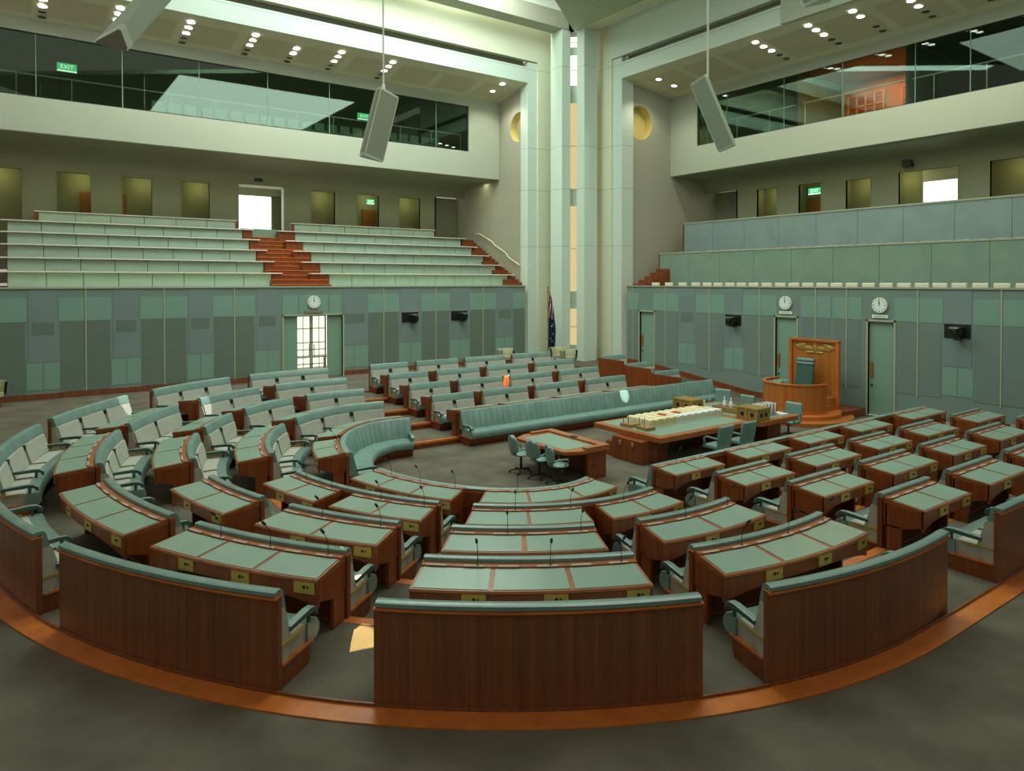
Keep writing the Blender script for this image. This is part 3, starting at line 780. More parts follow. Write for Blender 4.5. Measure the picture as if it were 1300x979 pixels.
# balcony front (fascia) with the glazed press gallery above
m = MB(); m.box(XMIN, 34.19, 10.98, 23.0, 34.45, 12.38, 'fascia'); m.box(20.93, 34.19, 12.38, 23.0, 34.45, 15.5, 'fascia'); m.box(XMIN, 34.19, 14.92, 20.93, 34.45, 15.9, 'fascia'); struct(m, 'wall_balcony_left')
m = MB(); m.box(XMIN, 34.28, 12.38, 20.93, 34.30, 14.92, 'left_glass'); struct(m, 'window_3')
m = MB()
for x in (20.9,): m.box(x-.04, 34.24, 12.38, x+.04, 34.36, 14.92, 'dark_metal')
m.box(XMIN, 34.24, 12.38, 20.93, 34.36, 12.42, 'dark_metal'); m.box(XMIN, 34.24, 14.89, 20.93, 34.36, 14.93, 'dark_metal')
for x in (.9, 3.9, 6.9, 9.9, 12.9, 15.9, 18.9): m.box(x-.012, 34.27, 12.4, x+.012, 34.31, 14.9, 'door_green')
struct(m, 'trim_12')
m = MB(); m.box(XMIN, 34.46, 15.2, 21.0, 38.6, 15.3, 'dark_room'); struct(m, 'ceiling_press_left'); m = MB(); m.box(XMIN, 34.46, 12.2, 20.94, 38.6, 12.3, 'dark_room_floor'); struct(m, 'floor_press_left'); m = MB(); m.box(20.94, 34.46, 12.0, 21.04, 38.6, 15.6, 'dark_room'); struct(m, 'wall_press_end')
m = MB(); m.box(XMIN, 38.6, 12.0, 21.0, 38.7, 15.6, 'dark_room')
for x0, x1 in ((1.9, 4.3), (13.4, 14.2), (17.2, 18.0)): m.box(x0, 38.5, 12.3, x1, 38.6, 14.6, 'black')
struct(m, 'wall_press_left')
def railing(name, label, axis, p, a0, a1, step, z0=12.3, z1=13.42):
    T = thing(name, label, 'railing', ((a0+a1)/2, p, z0) if axis == 'x' else (p, (a0+a1)/2, z0))
    if axis == 'x': MB().cyl((a0, p, z1), (a1, p, z1), .035, 'shelf_cap', 8).build('top_rail', T)
    else: MB().cyl((p, a0, z1), (p, a1, z1), .035, 'shelf_cap', 8).build('top_rail', T)
    n = int((a1-a0)/step)
    for i in range(n+1):
        a = a0+(a1-a0)*i/n
        q = (a, p) if axis == 'x' else (p, a)
        MB().cyl((*q, z0), (*q, z1), .025, 'shelf_cap', 6).build('post', T)
    return T
railing('railing', 'thin metal handrail on posts behind the glass of the left upper gallery', 'x', 34.9, -1.6, 20.8, 1.75)
# seats in rows inside the press gallery (only their tops show)
pr = None
for i in range(22):
    x = 5.5+i*.68
    if pr is None:
        T0 = thing('gallery_chair', 'dark chair behind the glass in the left upper gallery', 'chair', (x, 35.7, 12.3), 'dark chairs behind the left upper glass')
        MB().box(x-.25, 35.5, 12.7, x+.25, 35.95, 12.78, 'door_green').build('seat', T0); MB().box(x-.25, 35.9, 12.78, x+.25, 35.97, 13.25, 'door_green').build('backrest', T0)
        MB().cyl((x, 35.7, 12.3), (x, 35.7, 12.7), .04, 'dark_metal').build('leg', T0); pr = T0
    else: copy_tree(pr, (x, 35.7, 12.3), 'dark chair behind the glass in the left upper gallery')

# side wall (faces left) with round opening, and its twin on the right gallery
def holed_wall(axis, plane, th, a0, a1, z0, z1, ca, cz, r, name):
    m = MB(); N = 48
    def P(a, z, d): return (plane+d, a, z) if axis == 'y' else (a, plane+d, z)
    for d in (0, th):
        circ = []; rect = []
        for i in range(N):
            t = 2*PI*i/N; c, s = math.cos(t), math.sin(t); circ.append(P(ca+r*c, cz+r*s, d))
            k = []
            if c > 1e-9: k.append((a1-ca)/c)
            if c < -1e-9: k.append((a0-ca)/c)
            if s > 1e-9: k.append((z1-cz)/s)
            if s < -1e-9: k.append((z0-cz)/s)
            q = min(k); rect.append(P(ca+q*c, cz+q*s, d))
        m.add(circ+rect, [(i, (i+1) % N, (i+1) % N+N, i+N) for i in range(N)], 'side_wall_plaster')
    c0 = [P(ca+r*math.cos(2*PI*i/N), cz+r*math.sin(2*PI*i/N), 0) for i in range(N)]; c1 = [P(ca+r*math.cos(2*PI*i/N), cz+r*math.sin(2*PI*i/N), th) for i in range(N)]
    m.add(c0+c1, [(i, (i+1) % N, (i+1) % N+N, i+N) for i in range(N)], 'ochre')
    # corners missed by the fan
    for (aa, zz) in ((a0, z0), (a1, z0), (a1, z1), (a0, z1)):
        t0 = math.atan2(zz-cz, aa-ca) % (2*PI); i = int(t0/(2*PI)*N)
        pts = []
        for j in (i, i+1):
            t = 2*PI*j/N; c, s = math.cos(t), math.sin(t); k = []
            if c > 1e-9: k.append((a1-ca)/c)
            if c < -1e-9: k.append((a0-ca)/c)
            if s > 1e-9: k.append((z1-cz)/s)
            if s < -1e-9: k.append((z0-cz)/s)
            q = min(k); pts.append((ca+q*c, cz+q*s))
        m.add([P(*pts[0], 0), P(aa, zz, 0), P(*pts[1], 0)], [(0, 1, 2)], 'side_wall_plaster')
    return struct(m, name)
holed_wall('y', 23.03, .5, 31.42, 39.2, 4.4, 16.1, 32.3, 13.7, .82, 'wall_side_left')
m = MB(); m.box(23.5, 31.7, 12.5, 23.52, 33.9, 14.9, 'niche_glow'); struct(m, 'window_4')  # glowing pane added behind the round hole for its lit inside
holed_wall('x', 27.85, .5, 26.7, 34.9, 4.4, 16.1, 28.05, 13.8, .93, 'wall_side_right')
m = MB(); m.box(27.0, 28.35, 12.6, 29.2, 28.37, 15.0, 'ochre'); struct(m, 'wall_niche_right')

# ------------------------------------------------------------------ right public gallery
m = MB()
m.box(26.75, YMIN, 3.9, 28.7, 27.0, 4.3, 'carpet'); m.box(28.7, YMIN, 4.3, 30.6, 27.0, 6.05, 'carpet'); m.box(30.6, YMIN, 6.0, 33.6, 27.0, 7.5, 'carpet')
struct(m, 'floor_gallery_right')
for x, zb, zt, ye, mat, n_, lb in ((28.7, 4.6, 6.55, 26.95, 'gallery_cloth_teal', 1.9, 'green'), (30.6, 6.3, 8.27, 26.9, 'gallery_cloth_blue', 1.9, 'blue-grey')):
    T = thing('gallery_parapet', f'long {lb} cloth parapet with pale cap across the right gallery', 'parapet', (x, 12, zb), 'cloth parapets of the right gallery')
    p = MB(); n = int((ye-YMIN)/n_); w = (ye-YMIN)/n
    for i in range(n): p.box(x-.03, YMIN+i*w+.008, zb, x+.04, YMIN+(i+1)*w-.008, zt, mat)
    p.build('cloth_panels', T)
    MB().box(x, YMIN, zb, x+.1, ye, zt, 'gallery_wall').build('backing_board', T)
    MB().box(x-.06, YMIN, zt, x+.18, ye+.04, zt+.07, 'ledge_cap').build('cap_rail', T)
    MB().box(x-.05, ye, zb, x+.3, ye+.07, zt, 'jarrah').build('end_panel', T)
t = MB()
for i in range(14): x = 26.8+i*.44; z = 4.95+i*.2; t.box(x, 26.2, 4.2, x+.44, 27.13, z, 'jarrah')
struct(t, 'trim_13')
ys = [25.59, 24.68, 23.78, 22.95, 22.25, 21.6, 20.93, 20.29, 19.64, 18.96, 18.28, 17.62, 16.97, 16.32, 15.7, 15.06, 14.38, 13.7, 13.03, 12.39, 11.77, 11.13, 10.46, 9.8, 9.15, 8.5]
proto = None
for row, (xx, zz, lab) in enumerate(((26.95, 4.3, 'front'), (29.2, 6.0, 'second'))):
    for i, y in enumerate(ys):
        lb = f'pale backed spectator chair in the {lab} row of the right gallery'
        g = f'spectator chairs, {lab} row of the right gallery'
        if proto is None:
            T = thing('spectator_chair', lb, 'chair', (xx, y, zz), g)
            MB().box(xx+.0, y-.26, zz+.38, xx+.5, y+.26, zz+.48, 'gallery_cloth').build('seat', T, bevel=.03)
            MB().box(xx-.06, y-.25, zz+.42, xx+.04, y+.25, zz+.715, 'cream').build('backrest', T, bevel=.03)
            MB().box(xx+.05, y-.22, zz, xx+.4, y+.22, zz+.38, 'dark_metal').build('base', T)
            proto = T
        else: copy_tree(proto, (xx, y+(.0 if row == 0 else .2), zz-(.0 if row == 0 else .06)), lb, group=g)
RO = [(22.92, 24.16, 8.0, 10.12), (20.35, 21.6, 8.0, 10.12), (17.78, 19.01, 8.0, 10.05), (13.9, 16.44, 8.0, 10.12), (9.3, 12.64, 8.0, 10.15)]
m, v, bx = opening_wall('y', 33.4, YMIN, 25.55, 7.0, 10.4, RO, 1.7, 1)
struct(m, 'wall_gallery_right')
for o0, o1, b, t in RO:
    if o0 == 13.9: bx(v, 16.1, o1+.7, b-.1, t+.35, 1.6, 1.7, 'vestibule')
    else: bx(v, o0-.7, o1+.7, b-.1, t+.35, 1.6, 1.7, 'vestibule')
bx(v, 13.2, 16.1, 9.78, 10.5, 1.6, 1.7, 'soffit_paint')
bx(v, 21.2, 22.05, 7.9, 9.55, 1.5, 1.6, 'door_brown')
struct(v, 'wall_vestibule_right')
m = MB(); m.box(35.1, 13.2, 7.9, 35.15, 16.1, 9.8, 'daylight_pane'); struct(m, 'window_5')
m = MB(); m.box(34.5, 25.5, 7.0, 34.7, 27.85, 10.4, 'gallery_wall'); m.box(33.4, 25.45, 7.0, 34.7, 25.57, 10.4, 'gallery_wall'); struct(m, 'wall_recess_right')
m = MB(); m.box(34.44, 25.7, 7.3, 34.5, 26.75, 9.95, 'door_grey'); struct(m, 'door_6')
cove('y', 30.75, 33.4, YMIN, 27.83, 'ceiling_gallery_right')
m = MB(); m.box(30.49, YMIN, 11.05, 30.75, 27.85, 12.5, 'fascia'); m.box(30.49, 25.93, 12.5, 30.75, 27.85, 15.6, 'fascia'); m.box(30.49, YMIN, 15.0, 30.75, 25.93, 15.95, 'fascia'); struct(m, 'wall_balcony_right')
m = MB(); m.box(30.58, YMIN, 12.5, 30.60, 25.93, 15.0, 'gallery_glass'); struct(m, 'window_6')
m = MB(); m.box(30.54, YMIN, 12.5, 30.66, 25.93, 12.54, 'dark_metal'); m.box(30.54, YMIN, 14.98, 30.66, 25.93, 15.02, 'dark_metal'); m.box(30.54, 25.86, 12.5, 30.66, 25.94, 15.0, 'dark_metal')
for y in (24.0, 20.6, 17.6, 14.4, 12.3): m.box(30.57, y-.012, 12.5, 30.61, y+.012, 15.0, 'door_green')
struct(m, 'trim_14')
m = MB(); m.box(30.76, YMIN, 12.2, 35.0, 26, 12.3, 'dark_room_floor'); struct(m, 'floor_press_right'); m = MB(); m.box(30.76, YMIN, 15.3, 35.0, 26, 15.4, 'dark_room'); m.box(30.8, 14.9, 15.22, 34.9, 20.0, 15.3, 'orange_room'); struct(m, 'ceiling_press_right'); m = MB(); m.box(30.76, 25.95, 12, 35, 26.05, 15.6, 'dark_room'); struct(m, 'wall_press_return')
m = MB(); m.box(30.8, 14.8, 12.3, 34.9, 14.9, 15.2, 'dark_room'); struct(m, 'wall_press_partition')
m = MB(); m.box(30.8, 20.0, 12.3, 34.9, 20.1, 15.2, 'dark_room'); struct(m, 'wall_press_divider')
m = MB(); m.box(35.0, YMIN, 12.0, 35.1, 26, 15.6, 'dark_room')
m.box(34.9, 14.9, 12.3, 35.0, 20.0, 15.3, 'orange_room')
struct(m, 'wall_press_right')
railing('railing', 'thin metal handrail on posts behind the glass of the right upper gallery', 'y', 31.2, 8.0, 25.8, 1.9, 12.3, 13.72)
for i, y in enumerate((18.6, 15.9)):
    T = thing('wooden_rack', ['orange-lit slatted wooden rack in the warm room, left one', 'orange-lit slatted wooden rack in the warm room, right one by the dark partition'][i], 'rack', (34.5, y, 12.3))
    for z in (13.2, 13.8, 14.35): MB().box(34.4, y-.9, z, 34.7, y+.9, z+.05, 'rack_wood').build('shelf', T)
    for k in range(5): MB().box(34.4, y-.9+k*.45-.03, 12.3, 34.46, y-.9+k*.45+.03, 14.4, 'rack_wood').build('upright', T)

# ------------------------------------------------------------------ upper beams, soffits, columns
m = MB()
# left: beam, gap with its shade painted in as dark grey, upper wall
m.box(XMIN, 31.4, 15.95, 23.0, 31.9, 16.8, 'column_paint')
m.box(XMIN, 31.85, 16.8, 23.0, 31.95, 17.3, 'door_grey'); m.box(XMIN, 31.4, 16.8, 23.0, 31.86, 16.81, 'door_grey')
m.box(23.0, 31.4, .72, 23.63, 32.07, 17.1, 'column_paint')
struct(m, 'wall_beam_left')
m = MB(); m.box(XMIN, 31.3, 17.14, 23.63, 31.6, 21.5, 'column_cream'); m.box(23.63, 31.3, .7, 26.5, 31.7, 21.5, 'column_cream'); struct(m, 'wall_upper_left')
m = MB()
m.box(26.55, YMIN, 15.95, 27.05, 27.72, 16.82, 'column_paint'); m.box(27.0, YMIN, 16.82, 27.05, 27.72, 17.3, 'door_grey'); m.box(26.55, YMIN, 16.82, 27.0, 27.72, 16.83, 'door_grey')  # grey faces paint the same shade into the right-hand gap
m.box(26.55, 27.72, .3, 27.4, 28.42, 17.1, 'column_paint')
m.box(26.30, YMIN, 15.9, 26.55, 17.9, 18.4, 'fascia')
struct(m, 'wall_beam_right')
m = MB(); m.box(26.45, 17.9, 17.12, 26.85, 28.42, 21.5, 'column_paint'); m.box(26.45, 28.42, .3, 26.85, 31.5, 21.5, 'column_cream'); struct(m, 'wall_upper_right')
# soffits over the upper galleries
def soffit(axis, name):
    m = MB()
    if axis == 'x':
        m.add([(XMIN, 31.41, 15.94), (23.0, 31.41, 15.94), (23.0, 34.3, 15.4), (XMIN, 34.3, 15.4)], [(0, 1, 2, 3)], 'soffit_paint')
        for i in range(12):
            x = XMIN+.3+i*2.45; f = lambda y: 15.94-.54*(y-31.41)/2.89-.012
            m.add([(x, 32.15, f(32.15)), (x+2.05, 32.15, f(32.15)), (x+2.05, 33.75, f(33.75)), (x, 33.75, f(33.75))], [(0, 1, 2, 3)], 'soffit_panel')
    else:
        m.add([(26.56, YMIN, 15.94), (26.56, 27.85, 15.94), (30.6, 27.85, 15.45), (30.6, YMIN, 15.45)], [(0, 1, 2, 3)], 'soffit_paint')
        for i in range(11):
            y = 26.8-i*2.45; f = lambda x: 15.94-.49*(x-26.56)/4.04-.012
            m.add([(27.4, y, f(27.4)), (27.4, y-2.05, f(27.4)), (29.9, y-2.05, f(29.9)), (29.9, y, f(29.9))], [(0, 1, 2, 3)], 'soffit_panel')
    return struct(m, name)
soffit('x', 'ceiling_soffit_left'); soffit('y', 'ceiling_soffit_right')
# downlights: three lit and two unlit per group
def downlight(x, y, z, lit, side, proto={}):
    k = lit
    lab = ('lit round white downlight' if lit else 'unlit dark round downlight')+f' in the {side} gallery soffit'
    if k not in proto:
        T = thing('downlight', lab, 'ceiling light', (x, y, z), f'{"lit" if lit else "unlit"} downlights in the {side} soffit')
        MB().lathe((x, y, z), [(.14, .0), (.165, -.012), (.17, .0)], 'shelf_cap' if lit else 'soffit_panel', 16).build('trim_ring', T)
        MB().cyl((x, y, z-.004), (x, y, z-.012), .14, 'lamp_glow' if lit else 'black', 16, smooth=False).build('lens', T)
        proto[k] = T
    else: copy_tree(proto[k], (x, y, z), lab, group=f'{"lit" if lit else "unlit"} downlights in the {side} soffit')
for gx in (-1.5, 1.1, 3.6, 6.15, 8.75, 10.68, 12.65, 15.25, 21.74):
    for j, y in enumerate((31.98, 32.45, 32.95, 33.38, 33.8)):
        if gx > 20 and j in (1, 3, 4): continue
        if gx == 10.68 and j == 0: continue
        y2 = y+.05; downlight(gx, y2, 15.94-.54*(y2-31.41)/2.89-.016, j < 3, 'left')
PR = {}
for gy in (26.28, 19.82, 17.22, 15.27, 13.29, 11.2, 9.1):
    for j, x in enumerate((27.25, 27.85, 28.45, 29.05, 29.6)):
        if gy > 26 and j in (0, 2, 4): continue
        if gy == 15.27 and j == 2: continue
        downlight(x, gy, 15.94-.49*(x-26.56)/4.04-.016, (j < 3) if gy < 26 else True, 'right', PR)
# two pairs of free-standing corner columns
m = MB(); m.box(24.15, 29.85, .70, 24.75, 30.84, 18.7, 'column_paint')
tag(m.build('column', bevel=.02), 'tall slender pale green square column in the corner, left of the pair', 'column', 'corner columns')
m = MB(); m.box(25.0, 29.0, .70, 25.94, 29.62, 18.7, 'column_paint')
tag(m.build('column', bevel=.02), 'tall slender pale green square column in the corner, right of the pair', 'column', 'corner columns')
# slot wall between them with amber windows
def diag(mm, z0, z1, mat, d=0, w0=-.55, w1=.55):
    c = Vector((25.15, 30.15)); t = Vector((.7071, -.7071)); n = Vector((.7071, .7071))
    a = c+t*w0+n*d; b = c+t*w1+n*d; e = c+t*w1+n*(d+.15); f = c+t*w0+n*(d+.15)
    vs = [(p.x, p.y, z) for z in (z0, z1) for p in (a, b, e, f)]
    mm.add(vs, [(0, 1, 2, 3), (7, 6, 5, 4), (0, 4, 5, 1), (1, 5, 6, 2), (2, 6, 7, 3), (3, 7, 4, 0)], mat)
zpx = lambda py: 5.073+25.2*((370.1-py)/898.8)*1.236+.36*0
def zslot(py): # height on the slot wall seen at that image row
    return 5.073+39.2*(370.1-py)/898.8-.55
WZ = [(zslot(438), zslot(392)), (zslot(370), zslot(262)), (zslot(240), zslot(132)), (zslot(110), zslot(72)), (zslot(62), zslot(49))]
m = MB(); cur = .3
for a, b in WZ: diag(m, cur, a, 'column_paint'); cur = b
diag(m, cur, 21, 'column_paint'); diag(m, .3, 21, 'column_cream', .14, -.55, -.22)
struct(m, 'wall_slot')
for i, (a, b) in enumerate(WZ):
    m = MB(); diag(m, a, b, 'amber_pane' if i < 3 else 'bright_pane', .05); o = struct(m, 'window_%d' % (7+i))
    m2 = MB(); diag(m2, (a+b)/2-.02, (a+b)/2+.02, 'ochre', .03); m2.build('glazing_bar', o)
# roof: beams, slatted ceiling and the skylight well
m = MB(); m.box(XMIN, 29.8, 18.7, 24.97, 30.75, 19.6, 'side_wall_plaster'); m.box(24.6, 29.8, 18.7, 26.5, 31.3, 19.6, 'side_wall_plaster')
m.box(24.95, YMIN, 18.7, 25.9, 29.8, 19.6, 'soffit_paint')
struct(m, 'ceiling_beam')
m = MB(); z = 18.72
m.add([(24.95, 29.8, z), (24.95, YMIN, z), (6.0, YMIN, z), (-2.0, 8.78, z), (24.95, 29.8, z+.25), (24.95, YMIN, z+.25), (6.0, YMIN, z+.25), (-2.0, 8.78, z+.25)],
      [(0, 1, 2, 3), (4, 5, 6, 7), (0, 4, 7, 3), (3, 7, 6, 2)], 'slat_ceiling')
struct(m, 'ceiling')
m = MB(); m.box(XMIN, 29.85, 19.55, 26.0, 30.0, 24.5, 'white_paint'); struct(m, 'wall_skylight')
m = MB(); m.box(XMIN, 30.75, 21.2, 26.45, 31.3, 21.3, 'skylight_glass'); struct(m, 'window_12')

# ------------------------------------------------------------------ clocks, signs, wall cameras
def clock(axis, p, a, z, r, label):
    T = thing('wall_clock', label, 'clock', (a, p, z) if axis == 'x' else (p, a, z), 'round white wall clocks')
    def P(u, v, d): return (a+u, p-d, z+v) if axis == 'x' else (p-d, a-u, z+v)
    MB().cyl(P(0, 0, 0), P(0, 0, .07), r, 'cream', 32, smooth=False).build('case', T)
    MB().cyl(P(0, 0, .069), P(0, 0, .078), r*.92, 'clock_face', 32, smooth=False).build('face', T)
    m = MB()
    for k in range(12):
        t = k*PI/6; u, v = math.sin(t), math.cos(t); w = .012 if k % 3 else .02
        a1, a2 = r*.72, r*.86
        q = [P(u*a1-v*w, v*a1+u*w, .081), P(u*a1+v*w, v*a1-u*w, .081), P(u*a2+v*w, v*a2-u*w, .081), P(u*a2-v*w, v*a2+u*w, .081)]
        m.add(q, [(0, 1, 2, 3)], 'dark_metal')
    m.build('hour_marks', T)
    for nm, ang, ln, w in (('hour_hand', R(-2), r*.48, .016), ('minute_hand', R(-10), r*.74, .01)):
        u, v = math.sin(ang), math.cos(ang)
        MB().add([P(-v*w, u*w, .086), P(v*w, -u*w, .086), P(u*ln+v*w, v*ln-u*w, .086), P(u*ln-v*w, v*ln+u*w, .086)], [(0, 1, 2, 3)], 'black').build(nm, T)
clock('x', YL-.02, 10.99, 4.15, .29, 'round white clock above the glazed door in the left wall')
clock('y', XRW-.02, 17.63, 4.17, .29, 'round white clock above the door behind the presiding officer chair')
clock('y', XRW-.02, 13.63, 4.18, .29, 'round white clock above the right-hand green door, nearer of the two on that wall')
for y, l in ((17.63, 'small pale name plate under the clock behind the presiding officer chair'), (13.63, 'small pale name plate under the clock above the right-hand green door')):
    T = thing('name_plate', l, 'sign', (XRW-.02, y, 3.76)); MB().box(XRW-.05, y-.30, 3.70, XRW-.012, y+.30, 3.82, 'clock_face').build('plate', T)
    MB().box(XRW-.054, y-.21, 3.745, XRW-.05, y+.21, 3.775, 'door_green').build('lettering', T)
T = tag(MB().box(10.55, YL-.06, 3.66, 11.4, YL-.01, 3.78, 'door_grey').build('sign_board'), 'dark narrow sign board between the clock and the glazed door', 'sign')
def wallcam(axis, p, a, z, label, w=.48):
    T = thing('wall_camera', label, 'camera', (a, p, z) if axis == 'x' else (p, a, z), 'television cameras in dark wall recesses')
    def bx(u0, u1, v0, v1, d0, d1, mat, n, par=None):
        m = MB()
        if axis == 'x': m.box(a+u0, p-d1, z+v0, a+u1, p-d0, z+v1, mat)
        else: m.box(p-d1, a-u1, z+v0, p-d0, a-u0, z+v1, mat)
        return m.build(n, T, bevel=.0)
    bx(-w, w, -.24, .24, 0, .03, 'black', 'recess')
    bx(-.02, .25, -.12, .14, .03, .40, 'dark_metal', 'camera_body'); bx(-.06, .22, .10, .16, .05, .5, 'chrome', 'camera_hood')
    m = MB(); q = (a+.11, p-.40, z) if axis == 'x' else (p-.40, a-.11, z); q2 = (a+.11, p-.58, z-.03) if axis == 'x' else (p-.58, a-.11, z-.03)
    m.cyl(q, q2, .09, 'black', 14); m.build('lens', T)
    bx(.0, .2, -.30, -.12, .08, .3, 'dark_metal', 'bracket')
wallcam('x', YL-.016, 15.75, 3.33, 'television camera in a black recess on the left wall, left of the pair', .44)
wallcam('x', YL-.016, 18.53, 3.33, 'television camera in a black recess on the left wall, right of the pair', .47)
wallcam('y', XRW-.016, 20.3, 3.33, 'television camera in a black recess on the right wall, left of the presiding officer screen', .42)
wallcam('y', XRW-.016, 10.95, 3.36, 'television camera in a black recess on the right wall beyond the clocks', .42)
def textmesh(s, size, mat, name, parent, M):
    cu = bpy.data.curves.new(name, 'FONT'); cu.body = s; cu.size = size; cu.align_x = 'CENTER'; cu.align_y = 'CENTER'; cu.extrude = .004
    tmp = bpy.data.objects.new(name, cu); COL.objects.link(tmp)
    dg = bpy.context.evaluated_depsgraph_get(); me = bpy.data.meshes.new_from_object(tmp.evaluated_get(dg)); bpy.data.objects.remove(tmp)
    me.materials.clear(); me.materials.append(MATS[mat]); me.transform(M)
    o = bpy.data.objects.new(name, me); COL.objects.link(o); o.parent = parent; return o
def exit_sign(axis, p, a, z, label, w=.36, h=.16):
    T = thing('exit_sign', label, 'sign', (a, p, z) if axis == 'x' else (p, a, z), 'lit green exit signs')
    if axis == 'x':
        MB().box(a-w, p, z-h, a+w, p+.06, z+h, 'exit_green').build('sign_box', T)
        M = Matrix.Translation((0, -.01, 0)) @ Matrix.Rotation(PI/2, 4, 'X')
        MB().box(a-w, p-.005, z-h-.03, a+w, p+.05, z-h+.02, 'exit_white').build('light_strip', T)
    else:
        MB().box(p, a-w, z-h, p+.06, a+w, z+h, 'exit_green').build('sign_box', T)
        M = Matrix.Translation((-.01, 0, 0)) @ Matrix.Rotation(-PI/2, 4, 'Z') @ Matrix.Rotation(PI/2, 4, 'X')
        MB().box(p-.005, a-w, z-h-.03, p+.05, a+w, z-h+.02, 'exit_white').build('light_strip', T)
    textmesh('EXIT', h*1.5, 'exit_white', 'lettering', T, M)
exit_sign('x', 36.2, 2.05, 14.25, 'green lit EXIT sign inside the left upper gallery, far left')
exit_sign('x', 36.2, 15.55, 14.0, 'green lit EXIT sign inside the left upper gallery, behind the hanging loudspeaker')
exit_sign('x', 38.9, 17.1, 9.75, 'small green EXIT sign over the brown door of the left public gallery', .22, .12)
exit_sign('y', 34.3, 21.25, 9.85, 'green EXIT sign in the opening at the back of the right public gallery', .36, .15)
for pos, l in (((10.55, 38.2, 10.45), 'small dark box on the wall above the bright opening of the left gallery'), ):
    tag(MB().box(pos[0]-.2, pos[1]-.0, pos[2]-.15, pos[0]+.2, pos[1]+.1, pos[2]+.15, 'black').build('wall_box'), l, 'loudspeaker')
tag(MB().box(33.1, 15.75, 10.32, 33.4, 16.15, 10.62, 'black').build('wall_box'), 'small dark box on the wall above the bright opening of the right gallery', 'loudspeaker')

# ------------------------------------------------------------------ hanging loudspeakers
def prism_speaker(top, bot, w, face, label, rod_top=None, rod_at=0.0, skin='speaker_grey'):
    """triangular column loudspeaker between two axis points; face = direction its edge points to"""
    a = Vector(top); b = Vector(bot); ax = (b-a).normalized(); f = Vector(face); f = (f-ax*f.dot(ax)).normalized(); s = ax.cross(f)
    T = thing('hanging_loudspeaker', label, 'loudspeaker', tuple((a+b)/2), 'triangular hanging loudspeakers')
    sec = [(-w*.5, -w*.28), (-w*.5, -w*.14), (-w*.08, w*.40), (w*.08, w*.40), (w*.5, -w*.14), (w*.5, -w*.28)]
    K = len(sec)
    def ring(c, k=1.): return [c+s*(u*k)+f*(v*k) for u, v in sec]
    m = MB(); r0, r1 = ring(a), ring(b)
    m.add(r0+r1, [(j, (j+1) % K, (j+1) % K+K, j+K) for j in range(K)], skin)
    m.build('cabinet', T)
    for nm, c, sg in (('end_cap', a, -1), ('end_cap', b, 1)):
        m = MB(); q0, q1 = ring(c, 1.03), ring(c+ax*sg*.05, 1.0); m.add(q0+q1, [(j, (j+1) % K, (j+1) % K+K, j+K) for j in range(K)]+[tuple(range(K)), tuple(range(2*K-1, K-1, -1))], 'speaker_light'); m.build(nm, T)
    m = MB()
    for j in (0, 2, 3, 5):
        m.cyl(r0[j], r1[j], .018, 'speaker_light', 6)
    m.build('edge_trim', T)
    if rod_top:
        p = a.lerp(b, rod_at); MB().cyl((p.x, p.y, p.z), (p.x, p.y, rod_top), .022, 'white_paint', 8).build('hanging_rod', T)
        MB().cyl((p.x, p.y, p.z), (p.x, p.y, p.z+.3), .04, 'white_paint', 8).build('rod_sleeve', T)
    return T
fw = Vector((.59, .81, 0)); rt = Vector((.81, -.59, 0))
prism_speaker(Vector((7.30, 15.8, 9.58)), Vector((6.98, 15.97, 8.08)), .62, fw-rt*1.7, 'triangular grey loudspeaker hanging from a white rod in the upper centre left', 18.7, .05)
prism_speaker(Vector((11.88, 9.98, 9.33)), Vector((12.33, 9.62, 7.95)), .42, fw+rt*1.7, 'triangular pale grey loudspeaker hanging from a white rod on the right', 18.7, .22, 'speaker_pale')
def wedge_speaker(A, B_, C, d, L, label):
    A, B_, C = Vector(A), Vector(B_), Vector(C); d = Vector(d).normalized()
    T = thing('hanging_loudspeaker', label, 'loudspeaker', tuple(A), 'triangular hanging loudspeakers')
    def pr(k0, k1, sc, mat, nm):
        g = (A+B_+C)/3; q = [g+(p-g)*sc for p in (A, B_, C)]
        q = [q[0].lerp(q[1], .08), q[1].lerp(q[0], .08), q[1].lerp(q[2], .1), q[2].lerp(q[1], .08), q[2].lerp(q[0], .06), q[0].lerp(q[2], .06)]
        r0 = [p+d*k0 for p in q]; r1 = [p+d*k1 for p in q]; K = 6
        MB().add(r0+r1, [(j, (j+1) % K, (j+1) % K+K, j+K) for j in range(K)]+[tuple(range(K)), tuple(range(2*K-1, K-1, -1))], mat).build(nm, T)
    pr(0, L, .96, 'speaker_pale', 'cabinet'); pr(-.03, .06, 1., 'speaker_light', 'end_frame'); pr(-.045, -.03, .9, 'speaker_dark', 'end_grille'); pr(L-.04, L+.03, 1., 'speaker_light', 'end_frame')
    p = (A+B_+C)/3+d*L*.6; MB().cyl((p.x, p.y, p.z), (p.x, p.y, 18.7), .022, 'white_paint', 8).build('hanging_rod', T)
wedge_speaker((.88, 10.55, 8.13), (1.18, 10.34, 8.33), (1.27, 10.27, 8.02), rt*.35+Vector((0, 0, .82))+fw*.45, 2.0, 'large wedge-shaped grey loudspeaker cut off by the top edge at the left')
prism_speaker(Vector((10.95, 7.0, 11.0)), Vector((11.13, 6.83, 9.86)), .45, fw*-1, 'lower tip of a dark loudspeaker at the very top edge, right of centre', 18.7, 0)

